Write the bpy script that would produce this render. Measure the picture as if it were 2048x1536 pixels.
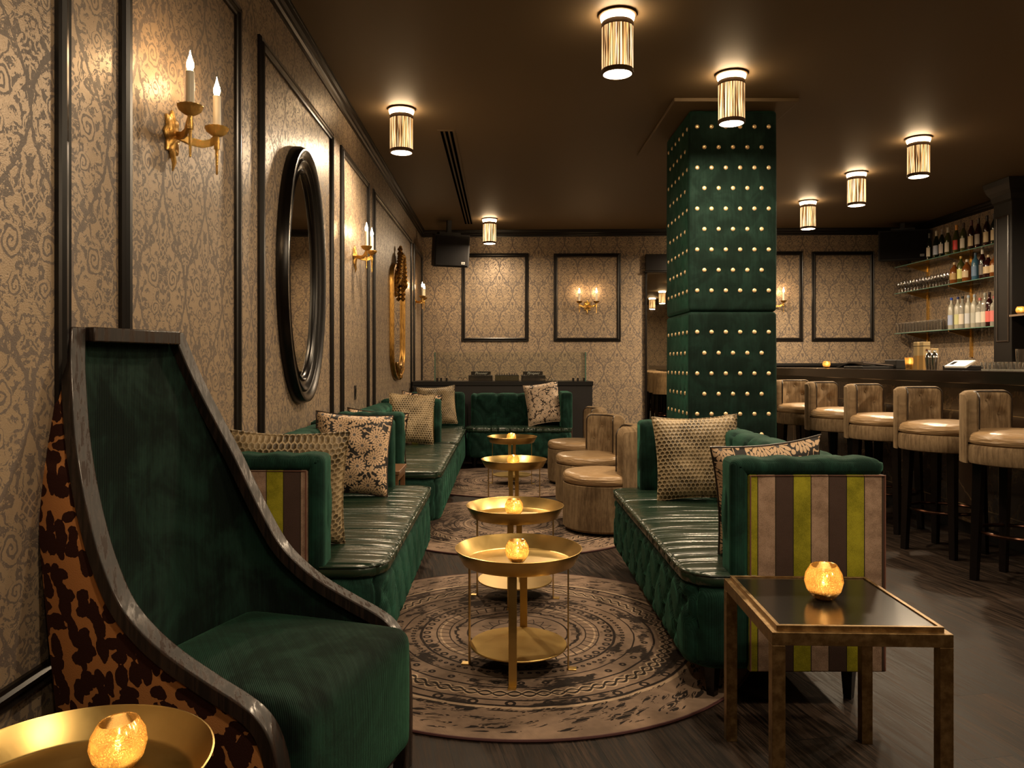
import bpy, bmesh, math, random
from mathutils import Vector, Matrix, noise
random.seed(7)
PI = math.pi
SC = bpy.context.scene
COL = SC.collection
for o in list(bpy.data.objects): bpy.data.objects.remove(o)

# ------------------------------------------------------------------ camera, world, exposure
F, CX, CY, H = 1550.0, 1005.0, 727.0, 1.25
cd = bpy.data.cameras.new('camera'); cam = bpy.data.objects.new('camera', cd); COL.objects.link(cam)
cam.location = (0, 0, H); cam.rotation_euler = (PI/2, 0, 0)
cd.sensor_width = 36; cd.lens = F/2048*36
cd.shift_x = (1024-CX)/2048; cd.shift_y = -(768-CY)/2048
cd.clip_start = .05
SC.camera = cam
w = bpy.data.worlds.new('world'); SC.world = w; w.use_nodes = True
w.node_tree.nodes['Background'].inputs[0].default_value = (.02, .015, .01, 1)
w.node_tree.nodes['Background'].inputs[1].default_value = .3
SC.view_settings.view_transform = 'Standard'; SC.view_settings.look = 'None'
SC.view_settings.gamma = 1; SC.view_settings.use_curve_mapping = False
SC.view_settings.exposure = .93
cy = SC.cycles
cy.use_denoising = True
cy.max_bounces = 5; cy.diffuse_bounces = 3; cy.glossy_bounces = 3; cy.transmission_bounces = 3; cy.transparent_max_bounces = 40
cy.use_adaptive_sampling = True; cy.adaptive_threshold = .04
cy.sample_clamp_indirect = 2.5; cy.caustics_reflective = False; cy.caustics_refractive = False
cy.blur_glossy = .5
LAMP_W = 21.0      # watts of each ceiling lamp's downlight
WARM = (1.0, .76, .50)
ZC = 3.22          # ceiling height
XL = -1.20         # left wall
XR = 5.94          # right wall

# ------------------------------------------------------------------ node helpers
class V:
    nt = None
    def __init__(s, k): s.k = k
    def _o(s, op, b=None, c=None): return mth(op, s, b, c)
    def __add__(s, b): return s._o('ADD', b)
    __radd__ = __add__
    def __sub__(s, b): return s._o('SUBTRACT', b)
    def __rsub__(s, b): return mth('SUBTRACT', b, s)
    def __mul__(s, b): return s._o('MULTIPLY', b)
    __rmul__ = __mul__
    def __truediv__(s, b): return s._o('DIVIDE', b)
    def __lt__(s, b): return s._o('LESS_THAN', b)
    def __gt__(s, b): return s._o('GREATER_THAN', b)
def mth(op, *a):
    n = V.nt.nodes.new('ShaderNodeMath'); n.operation = op
    for i, x in enumerate(a):
        if x is None: continue
        if isinstance(x, V): V.nt.links.new(x.k, n.inputs[i])
        else: n.inputs[i].default_value = x
    return V(n.outputs[0])
def ab(x): return mth('ABSOLUTE', x)
def mx(*a):
    r = a[0]
    for b in a[1:]: r = mth('MAXIMUM', r, b)
    return r
def mn(a, b): return mth('MINIMUM', a, b)
def fr(x): return mth('FRACT', x)
def sn(x): return mth('SINE', x)
def hyp(x, y): return mth('SQRT', x*x+y*y)
def sst(x, lo, hi):
    n = V.nt.nodes.new('ShaderNodeMapRange'); n.interpolation_type = 'SMOOTHSTEP'
    V.nt.links.new(x.k, n.inputs[0]); n.inputs[1].default_value = lo; n.inputs[2].default_value = hi
    return V(n.outputs[0])
def comb(x, y, z=0.0):
    n = V.nt.nodes.new('ShaderNodeCombineXYZ')
    for i, q in enumerate((x, y, z)):
        if isinstance(q, V): V.nt.links.new(q.k, n.inputs[i])
        else: n.inputs[i].default_value = q
    return V(n.outputs[0])
def obj_co():
    t = V.nt.nodes.new('ShaderNodeTexCoord'); s = V.nt.nodes.new('ShaderNodeSeparateXYZ')
    V.nt.links.new(t.outputs['Object'], s.inputs[0])
    return V(s.outputs[0]), V(s.outputs[1]), V(s.outputs[2])
def nz(vec, scale, detail=2, rough=.5, dist=0.0):
    n = V.nt.nodes.new('ShaderNodeTexNoise')
    if vec is not None: V.nt.links.new(vec.k, n.inputs['Vector'])
    n.inputs['Scale'].default_value = scale; n.inputs['Detail'].default_value = detail
    n.inputs['Roughness'].default_value = rough; n.inputs['Distortion'].default_value = dist
    return V(n.outputs[0])
def vor(vec, scale, rnd=1.0):
    n = V.nt.nodes.new('ShaderNodeTexVoronoi'); n.voronoi_dimensions = '2D'
    V.nt.links.new(vec.k, n.inputs['Vector']); n.inputs['Scale'].default_value = scale
    n.inputs['Randomness'].default_value = rnd
    s = V.nt.nodes.new('ShaderNodeSeparateXYZ'); V.nt.links.new(n.outputs['Position'], s.inputs[0])
    c = V.nt.nodes.new('ShaderNodeSeparateXYZ'); V.nt.links.new(n.outputs['Color'], c.inputs[0])
    return V(n.outputs['Distance']), V(s.outputs[0]), V(s.outputs[1]), V(c.outputs[0])
def mixc(f, a, b):
    n = V.nt.nodes.new('ShaderNodeMix'); n.data_type = 'RGBA'
    if isinstance(f, V): V.nt.links.new(f.k, n.inputs[0])
    else: n.inputs[0].default_value = f
    for i, q in ((6, a), (7, b)):
        if isinstance(q, V): V.nt.links.new(q.k, n.inputs[i])
        else: n.inputs[i].default_value = (*q, 1)
    return V(n.outputs[2])
MATS = {}
def mat(name, fn=None, col=(.5, .5, .5), rough=.5, metal=0.0, sheen=0.0, sheen_tint=None, spec=.5, trans=0.0, coat=0.0, emit=None, es=0.0):
    if name in MATS: return MATS[name]
    m = bpy.data.materials.new(name); m.use_nodes = True; nt = m.node_tree; V.nt = nt
    b = nt.nodes['Principled BSDF']
    b.inputs['Base Color'].default_value = (*col, 1); b.inputs['Roughness'].default_value = rough
    b.inputs['Metallic'].default_value = metal; b.inputs['Specular IOR Level'].default_value = spec
    b.inputs['Transmission Weight'].default_value = trans; b.inputs['Coat Weight'].default_value = coat
    if sheen:
        b.inputs['Sheen Weight'].default_value = sheen; b.inputs['Sheen Roughness'].default_value = .35
        b.inputs['Sheen Tint'].default_value = (*(sheen_tint or col), 1)
    if emit: b.inputs['Emission Color'].default_value = (*emit, 1); b.inputs['Emission Strength'].default_value = es
    if fn:
        r = fn() or {}
        for k, v in r.items():
            if k == 'bump':
                h, dist = v
                n = nt.nodes.new('ShaderNodeBump'); n.inputs['Distance'].default_value = dist; n.inputs['Strength'].default_value = 1
                nt.links.new(h.k, n.inputs['Height']); nt.links.new(n.outputs[0], b.inputs['Normal'])
            elif isinstance(v, V): nt.links.new(v.k, b.inputs[k])
    MATS[name] = m
    return m

# ------------------------------------------------------------------ materials
def f_wallpaper():
    x, y, z = obj_co()
    p = x+y
    PW, PH = .385, .76
    w1 = nz(comb(p, z), 24, 3)-.5; w2 = nz(comb(p+9, z), 24, 3)-.5
    p = p+w1*.034; q_ = z+w2*.034
    rag = nz(comb(p*1.15, z*.85), 80, 4, .75); big = nz(comb(p, z), 9, 3)
    def cell(ox, oy):
        a = ab(fr(p/PW+ox)-.5)*PW            # mirrored, 0..PW/2
        b = (fr(q_/PH+oy)-.5)*PH             # -PH/2..PH/2
        c = mth('COSINE', b*(2*PI/PH))
        w_ = (c*.5+.5)*(PW/2)                # ogee outline
        e = w_-a
        leaf = nz(comb(a, b), 24, 3.5, .68, 1.5)
        def spiral(cx_, cy_, R, k, d):
            dx, dy = a-cx_, b-cy_
            r = hyp(dx, dy); t = mth('ARCTAN2', dy, dx)
            return (sn(t*d+r*k) > -.35)*(r < R), (r < R)
        s1, m1 = spiral(.078, .035, .044, 300, 1.0)
        s2, m2 = spiral(.060, -.075, .030, 380, -1.0)
        band = (ab(e-.003) < leaf*.0085)
        outl = (ab(e-.021) < .0045)*(leaf > .46)
        lat = mn(ab(sn((a+b)*105)), ab(sn((a-b)*105)))
        latm = (hyp(a*1.2, b-.13) < .040)
        body = sst(leaf, .475, .51)
        f = body*(1.0-m1)*(1.0-m2)*(1.0-latm)
        f = mx(f, s1, s2, outl, latm*(lat < .42))
        return f*(1.0-band), (e > 0.0)
    fa, ia = cell(0.0, 0.0); fb, ib = cell(.5, .5)
    f = fa*ia+fb*(1.0-ia)
    f = sst(f*.42+rag+(big-.5)*.22, .585, .70)
    wash = nz(comb(p, z), 2.2, 3)
    gold = mixc(wash, (.28, .205, .132), (.38, .288, .190))
    dark = mixc(rag, (.098, .075, .061), (.158, .126, .104))
    return {'Base Color': mixc(f, dark, gold), 'Roughness': .50-f*.12, 'Metallic': f*.22, 'bump': (nz(comb(p, z), 240, 1), .0006)}
WALLP = mat('damask_wallpaper', f_wallpaper, rough=.42, spec=.4)

def f_floor():
    x, y, z = obj_co()
    a = .195; c, s_ = math.cos(a), math.sin(a)
    u = x*c+y*s_; v = y*c-x*s_          # v runs along the boards
    row = mth('FLOOR', u/.16)
    off = fr(row*.377)*1.7
    col_ = mth('FLOOR', (v+off)/1.5)
    rnd = nz(comb(row*7.13, col_*3.7), 3.1, 0)
    grain = nz(comb(u*42+row*9, v*2.2+rnd*20), 1.0, 5, .7, 1.4)
    fine = nz(comb(u*160, v*7), 1.0, 3, .6)
    gap = mx((ab(fr(u/.16)-.5) > .493), (ab(fr((v+off)/1.5)-.5) > .4985))
    g = sst(grain*.65+fine*.35, .40, .66)
    cc = mixc(g, (.004, .0028, .0022), (.062, .040, .028))
    cc = mixc(sst(rnd, .35, .65)*.45, cc, (.013, .009, .007))
    return {'Base Color': mixc(gap, cc, (.004, .003, .002)), 'Roughness': .52+g*.2, 'bump': (g*.3-gap, .001)}
FLOORM = mat('dark_oak_floor', f_floor, rough=.55, spec=.16)
CEIL = mat('brown_ceiling_paint', lambda: {'Base Color': mixc(nz(None, 1.3, 3), (.115, .080, .042), (.145, .102, .056))}, rough=.62, spec=.3)
TRIM = mat('black_brown_moulding', col=(.006, .0048, .0042), rough=.30, spec=.4)
DARKW = mat('dark_lacquered_wood', col=(.004, .0028, .0024), rough=.24, spec=.35)
BLACK = mat('black_plastic', col=(.005, .0045, .0045), rough=.45, spec=.35)
BLACKG = mat('black_gloss', col=(.006, .006, .006), rough=.12)
STEEL = mat('polished_steel', col=(.6, .58, .55), rough=.16, metal=1)
def f_brass(sc=1.0):
    def g():
        x, y, z = obj_co()
        n = nz(comb(x*3, y*3, z*3), 3.0, 4, .6); st = nz(comb(x*8, y*260, z*90), 1.0, 2)
        return {'Base Color': mixc(n, (.48, .32, .10), (.70, .50, .19)), 'Roughness': .22+n*.16+st*.06}
    return g
BRASS = mat('brushed_brass', f_brass(), rough=.28, metal=1)
def f_abrass():
    x, y, z = obj_co(); n = nz(comb(x, y, z), 30, 5, .7)
    return {'Base Color': mixc(sst(n, .35, .7), (.20, .125, .052), (.36, .245, .115)), 'Roughness': .3+n*.25}
ABRASS = mat('aged_bronze_frame', f_abrass, rough=.4, metal=1)
GILT = mat('antique_gilt', lambda: {'Base Color': mixc(sst(nz(None, 25, 4), .35, .65), (.12, .055, .012), (.62, .34, .08))}, rough=.35, metal=.9)
SCONCE = mat('cast_gold_metal', lambda: {'bump': (nz(None, 160, 3), .002)}, col=(.62, .37, .10), rough=.24, metal=1)
MIRROR = mat('mirror_glass', col=(.62, .57, .48), rough=.015, metal=1)
def f_velvet(c1, c2, axis):
    def g():
        x, y, z = obj_co()
        h = {'x': x, 'y': y, 'xy': x+y}[axis]
        cord = sn(h*2*PI/.0062)
        streak = nz(comb(h*60, z*5), 1.0, 3, .6)
        cloud = nz(comb(x, y, z), 5.0, 4, .65, .8)
        m = sst(cloud*.75+streak*.25, .40, .66)
        return {'Base Color': mixc(m, c1, c2), 'bump': (cord*.35+streak*.5, .0012), 'Roughness': .9-m*.18}
    return g
GV = dict(rough=.75, sheen=.7, sheen_tint=(.06, .24, .155), spec=.2)
GREEN = mat('green_velvet', f_velvet((.0022, .016, .011), (.0075, .046, .031), 'xy'), **GV)
GREENC = mat('deep_green_chair_velvet', f_velvet((.0008, .004, .003), (.0036, .019, .0125), 'xy'), rough=.75, sheen=.5, sheen_tint=(.07, .24, .14), spec=.15)
GREENP = mat('bottle_green_column_velvet', f_velvet((.0012, .009, .006), (.0028, .020, .0135), 'xy'), rough=.75, sheen=.38, sheen_tint=(.04, .26, .16), spec=.2)
def f_tanv():
    x, y, z = obj_co()
    a = mth('ARCTAN2', y, x)
    streak = nz(comb(a*14, z*5), 1.0, 4, .7, .5); cloud = nz(comb(x, y, z), 7, 4, .6)
    fine = nz(comb(a*120, z*30), 1.0, 2)
    m = sst(streak*.5+cloud*.35+fine*.15, .36, .66)
    return {'Base Color': mixc(m, (.095, .062, .033), (.25, .175, .10)), 'bump': (fine, .0012)}
TANV = mat('taupe_chenille', f_tanv, rough=.85, sheen=.35, sheen_tint=(.6, .42, .22), spec=.2)
def f_tanl():
    n = nz(None, 4, 3)
    return {'Base Color': mixc(n, (.29, .185, .095), (.42, .285, .155)), 'bump': (nz(None, 5, 2)+nz(None, 160, 2)*.02, .012)}
TANL = mat('tan_leather', f_tanl, rough=.33, spec=.5)
PIPE = mat('dark_brown_piping', col=(.02, .012, .007), rough=.4)
PIPEL = mat('bronze_piping', col=(.20, .13, .07), rough=.35)
def f_gleather():
    x, y, z = obj_co()
    w1 = nz(comb(x*1.3, y*15, z), 1.0, 1, .5, .35); w2 = nz(comb(x*2.5, y*36, z*2), 1.0, 2, .5, .3)
    g = nz(comb(x, y, z), 260, 1)
    return {'Base Color': mixc(w2, (.006, .020, .012), (.016, .036, .021)), 'Roughness': .22+w1*.10,
            'bump': (w1*1.0+w2*.12+g*.008, .055)}
GLEATH = mat('green_leather', f_gleather, rough=.3, spec=.6)
def f_wood():
    x, y, z = obj_co()
    g = nz(comb((x+y)*70, (y-x)*20, (z-x*.8)*4), 1.0, 4, .6, .5)
    r = sst(g, .42, .6)
    return {'Base Color': mixc(r, (.008, .005, .0035), (.030, .019, .015)), 'Roughness': .24+(1.0-r)*.26}
WOOD = mat('wenge_stained_oak', f_wood, rough=.3, spec=.4)
def f_leaf():
    x, y, z = obj_co()
    h = x+y*.4
    wob = nz(comb(h, z), 14, 2)
    q1 = comb(h*1.0+wob*.05, z*.62+h*.35)
    d1, p1, r1, c1 = vor(q1, 23)
    q2 = comb(h*.7-z*.5+wob*.04, z+h*.3)
    d2, p2, r2, c2 = vor(q2, 20)
    lob = nz(comb(h, z), 80, 1)*.18
    f = mx((d1+lob < .52), (d2+lob < .44))
    pile = nz(comb(h, z), 300, 1)
    return {'Base Color': mixc(f, (.40, .17, .055), mixc(pile, (.018, .005, .003), (.035, .010, .006))), 'bump': (f+pile*.2, .003)}
LEAF = mat('cut_velvet_leaves', f_leaf, rough=.8, sheen=.2, sheen_tint=(.3, .12, .05), spec=.15)
def f_stripes():
    x, y, z = obj_co()
    t = fr(ab(x)/.1925+STR_OFF[0])*3
    sel1 = (t > 1.0); sel2 = (t > 2.0)
    cl = nz(comb(x, y, z), 9, 4, .7)
    wv = nz(comb(x*300, z*300), 1.0, 1)
    cl = cl*.7+wv*.3; A = mixc(sst(cl, .3, .7), (.13, .125, .004), (.33, .31, .020)); B = mixc(sst(cl, .35, .65), (.17, .11, .075), (.36, .25, .18)); C = mixc(cl, (.030, .018, .014), (.075, .045, .035))
    c = mixc(sel1, A, mixc(sel2, B, C))
    seam = (ab(fr(t)-.5) > .475)
    return {'Base Color': mixc(seam, c, (.02, .015, .008)), 'bump': (wv*.3-seam, .0015)}
STR_OFF = [.0]
STRIPE = mat('striped_velvet', f_stripes, rough=.7, sheen=.3, sheen_tint=(.5, .4, .25), spec=.2)
def f_floral(cream, black):
    def g():
        x, y, z = obj_co()
        q = comb(x, z)
        d, px_, pz_, c = vor(q, 11.0, .75)
        dx, dz = x*11.0-px_*11.0, z*11.0-pz_*11.0
        r = d; t = mth('ARCTAN2', z-pz_, x-px_)+c*6
        def ring(n, r0, r1, ph):
            pet = ab(sn(t*(n/2)+ph))
            edge = r0+(r1-r0)*mth('POWER', pet, .45)
            return (r < edge)*(1.0-(pet < .22)*(r > r0*.55))
        fl = mx(ring(16, .26, .50, 0.0)*(r > .27), ring(11, .10, .29, .6)*(r > .09))
        ds, sx_, sz_, sc = vor(q, 34.0, 1.0)
        t2 = nz(q, 16, 1, .5, .4)
        vine = (ab(t2-.5) < .022)
        dots = mx((ds < .30), vine)*(r > .50)
        f = mx(fl, dots)
        core = (r < .085)
        col = mixc(f, black, cream)
        return {'Base Color': mixc(core, col, (.10, .09, .09)), 'bump': (f, .0025)}
    return g
FLORAL = mat('black_and_cream_floral', f_floral((.62, .43, .27), (.010, .008, .008)), rough=.6, sheen=.2, sheen_tint=(.8, .6, .4))
FLORALW = mat('ivory_floral_brocade', f_floral((.66, .50, .36), (.035, .022, .015)), rough=.6, sheen=.2, sheen_tint=(.8, .6, .4))
def f_hex(dark, mid, light):
    def g():
        x, y, z = obj_co()
        S = .023
        def cellr(ox, oz):
            a = (fr(x/S+ox)-.5)*S; b = (fr(z/(S*1.732)+oz)-.5)*S*1.732
            return ab(a), ab(b)
        a1, b1 = cellr(0, 0); a2, b2 = cellr(.5, .5)
        h1 = mx(a1, a1*.5+b1*.866); h2 = mx(a2, a2*.5+b2*.866)
        h = mn(h1, h2)
        line = (h > S*.5*.80)
        cl = sst(nz(comb(x, y, z), 7, 4, .7, .5), .40, .62)
        c = mixc(line, mixc(cl, dark, mid), light)
        return {'Base Color': mixc(cl*.35, c, light), 'bump': ((h/S)*2.0, .0045)}
    return g
HEX = mat('honeycomb_chenille', f_hex((.050, .032, .010), (.22, .155, .075), (.38, .29, .17)), rough=.5, sheen=.4, sheen_tint=(.9, .7, .4))
def f_rug():
    x, y, z = obj_co()
    R = 1.03
    wob = (nz(comb(x, y), 5, 2)-.5)*.018
    r = hyp(x, y)/R+wob; t = mth('ARCTAN2', y, x)
    T = t/(2*PI)+.5
    def ring(r0, w=.0035): return (ab(r-r0) < w*1.35)
    def loops(r0, n, rad, w=.0038, sk=0.0):
        k = fr(T*n+sk)-.5
        dx = k*(2*PI*r0/n); dy = r-r0
        return (ab(hyp(dx*1.0, dy)-rad) < w*1.3)
    def wave(r0, n, amp, w=.0035, ph=0.0): return (ab(r-r0-sn(t*n+ph)*amp) < w*1.25)
    def zig(r0, n, amp, w): return (ab(r-r0-(ab(fr(T*n)-.5)*4-1)*amp) < w)
    dash = (fr(T*44+r*7) < .14)*(ab(r-.33) < .028)
    nzr = nz(comb(t*2.4, r*3), 3.0, 3)
    wavy = (ab(r-.275-(nzr-.5)*.06) < .004+nzr*.006)
    ink = mx(zig(.155, 20, .022, .0045), ring(.125, .003), ring(.225), wavy, dash, ring(.305, .002), ring(.362, .002))
    ink = mx(ink, ring(.43, .0045), loops(.405, 46, .013), loops(.465, 90, .006, .003), ring(.515, .0025))
    ink = mx(ink, loops(.56, 38, .010, .004), ring(.60, .0035), ring(.71, .0035), ring(.755, .0045), loops(.735, 34, .015, .0042))
    ink = mx(ink, wave(.655, 38, .019, .0045), wave(.655, 38, .019, .0045, PI), wave(.655, 38, .012, .002), wave(.655, 38, .012, .002, PI))
    # leaf strokes in the outer band
    d, a_, b_, c_ = vor(comb(t*9.0+r*16, r*26.0), 1.0, .9)
    st = nz(comb(t*20+r*40, r*30), 1.0, 2, .5, 1.0)
    leaves = (d < .20+st*.16)*(st > .50)*(r > .775)*(r < .955)
    arcs = (ab(d-.42) < .05)*(st > .55)*(r > .775)*(r < .93)
    ink = mx(ink, leaves, arcs)
    pn = nz(comb(t*1.8+40, r*7), 1.35, 3, .65, .3)
    brush = nz(comb(x*30, y*120), 1.0, 2)
    patch = sst(pn+(brush-.5)*.22, .525, .58)*((r > .36)*(r < .80)+(r > .24)*(r < .29)*.6)
    hand = nz(comb(x, y), 40, 2)
    ink = ink*sst(hand, .22, .36)
    ch = (fr(T*90) < .45)*(ab(r-.465) < .012)
    cl = nz(comb(x, y), 3.0, 4, .7)
    rib = nz(comb(x*240, y*20), 1.0, 2)
    base = mixc(sst(cl, .35, .68), (.16, .115, .085), (.32, .225, .16))
    base = mixc(rib*.3, base, (.16, .11, .085))
    light = mx(wave(.655, 38, .019, .011), wave(.655, 38, .019, .011, PI), (ab(r-.345) < .004), ring(.772, .006))
    base = mixc(light*.75, base, (.50, .37, .25))
    c = mixc(mx(patch*.92*(1.0-light*.7), ink*.96), base, (.014, .012, .012))
    return {'Base Color': c, 'bump': (rib, .001)}
RUG = mat('mandala_rug', f_rug, rough=.9, sheen=.2, sheen_tint=(.7, .5, .4), spec=.1)
RUGE = mat('rug_edge_binding', col=(.05, .012, .012), rough=.8)
def f_barfront():
    x, y, z = obj_co()
    n = nz(comb(y, z, x), 3.2, 6, .65, 2.2); vein = sst(ab(nz(comb(y*1.0, z*.8), 2.0, 5, .6, 1.6)-.5), .0, .035)
    ln = mx((ab(z-.56) < .0035), (ab(z-.90) < .0035), (ab(z-.22) < .0035), (ab(fr((y+mth('FLOOR', (z+.12)/.34)*.3)/.62)-.5) > .4955))
    c = mixc(n, (.012, .006, .004), (.050, .030, .017)); c = mixc((1.0-vein)*.5, c, (.15, .10, .05))
    return {'Base Color': mixc(ln, c, (.22, .15, .07)), 'Roughness': .12+n*.12}
BARF = mat('dark_marble_tiles', f_barfront, rough=.15, spec=.6)
COUNT = mat('polished_dark_counter', lambda: {'Base Color': mixc(nz(None, 9, 4), (.005, .003, .002), (.014, .008, .005))}, rough=.12, spec=.6)
GREYB = mat('charcoal_paint', lambda: {'Roughness': .38+nz(None, 2, 3)*.15}, col=(.014, .0125, .0135), rough=.45)
def glass_mat(name, tint, alpha=.9, rough=.02):
    if name in MATS: return MATS[name]
    m = bpy.data.materials.new(name); m.use_nodes = True; nt = m.node_tree; nt.nodes.clear()
    o = nt.nodes.new('ShaderNodeOutputMaterial'); mixn = nt.nodes.new('ShaderNodeMixShader')
    t = nt.nodes.new('ShaderNodeBsdfTransparent'); g = nt.nodes.new('ShaderNodeBsdfGlossy'); fz = nt.nodes.new('ShaderNodeFresnel')
    mm = nt.nodes.new('ShaderNodeMath'); mm.operation = 'MULTIPLY_ADD'
    t.inputs[0].default_value = (*tint, 1); g.inputs['Roughness'].default_value = rough; fz.inputs[0].default_value = 1.5
    nt.links.new(fz.outputs[0], mm.inputs[0]); mm.inputs[1].default_value = alpha; mm.inputs[2].default_value = .03
    nt.links.new(mm.outputs[0], mixn.inputs[0]); nt.links.new(t.outputs[0], mixn.inputs[1]); nt.links.new(g.outputs[0], mixn.inputs[2])
    nt.links.new(mixn.outputs[0], o.inputs[0]); MATS[name] = m
    return m
CLEAR = glass_mat('clear_glass', (.93, .95, .94))
TUMB = glass_mat('tumbler_glass', (.975, .98, .975), 3.2, .10)
PANEG = glass_mat('pane_glass', (.955, .975, .96), .8)
SHELFG = mat('green_edged_glass', col=(.10, .22, .17), rough=.08, spec=.7)
def emis(name, col, s):
    return mat(name, col=col, rough=.5, emit=col, es=s)
DIFF = emis('lit_diffuser', (1.0, .80, .55), 9)
COLLAR = emis('lit_frosted_collar', (1.0, .70, .40), 34)
BULB = emis('glowing_bulb', (1.0, .62, .30), 100)
FLAME = emis('candle_flame', (1.0, .66, .32), 110)
SLEEVE = mat('ivory_candle_sleeve', col=(.72, .66, .52), rough=.4)
WAX = mat('candle_wax', col=(.8, .65, .42), rough=.5)
def f_shade():
    x, y, z = obj_co()
    a = mth('ARCTAN2', y, x)
    s1 = nz(comb(a*9, z*2.2), 1.0, 3, .7, .3); s2 = nz(comb(a*26, z*2.5), 1.0, 2, .5)
    m = sst(s1*.55+s2*.45, .44, .58)
    V.nt.nodes['Principled BSDF'].inputs['Emission Strength'].default_value = 1.0
    c = mixc(m, (.035, .012, .003), (.85, .42, .13))
    hot = sst(s2, .52, .62)
    return {'Base Color': mixc(m, (.03, .015, .006), (.5, .36, .2)), 'Emission Color': mixc(hot*m, c, (2.3, 1.55, .80))}
SHADE = mat('lit_raffia_strip_shade', f_shade, rough=.6)
SHTRIM = mat('shade_braid_trim', col=(.10, .055, .022), rough=.6)
def mercury():
    m = bpy.data.materials.new('mercury_glass'); m.use_nodes = True; nt = m.node_tree; V.nt = nt; nt.nodes.clear()
    o = nt.nodes.new('ShaderNodeOutputMaterial')
    n = sst(nz(None, 42, 5, .7, .8), .50, .60)
    tr = nt.nodes.new('ShaderNodeBsdfTranslucent'); tr.inputs[0].default_value = (.90, .60, .24, 1)
    gl = nt.nodes.new('ShaderNodeBsdfGlossy'); gl.inputs[0].default_value = (.95, .74, .40, 1); gl.inputs['Roughness'].default_value = .13
    tp = nt.nodes.new('ShaderNodeBsdfTransparent'); tp.inputs[0].default_value = (1, .86, .60, 1)
    a = nt.nodes.new('ShaderNodeMixShader'); b = nt.nodes.new('ShaderNodeMixShader')
    nt.links.new((n*.75+.10).k, a.inputs[0]); nt.links.new(tr.outputs[0], a.inputs[1]); nt.links.new(tp.outputs[0], a.inputs[2])
    b.inputs[0].default_value = .55; nt.links.new(a.outputs[0], b.inputs[1]); nt.links.new(gl.outputs[0], b.inputs[2])
    nt.links.new(b.outputs[0], o.inputs[0])
    return m
MERC = mercury()

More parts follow.
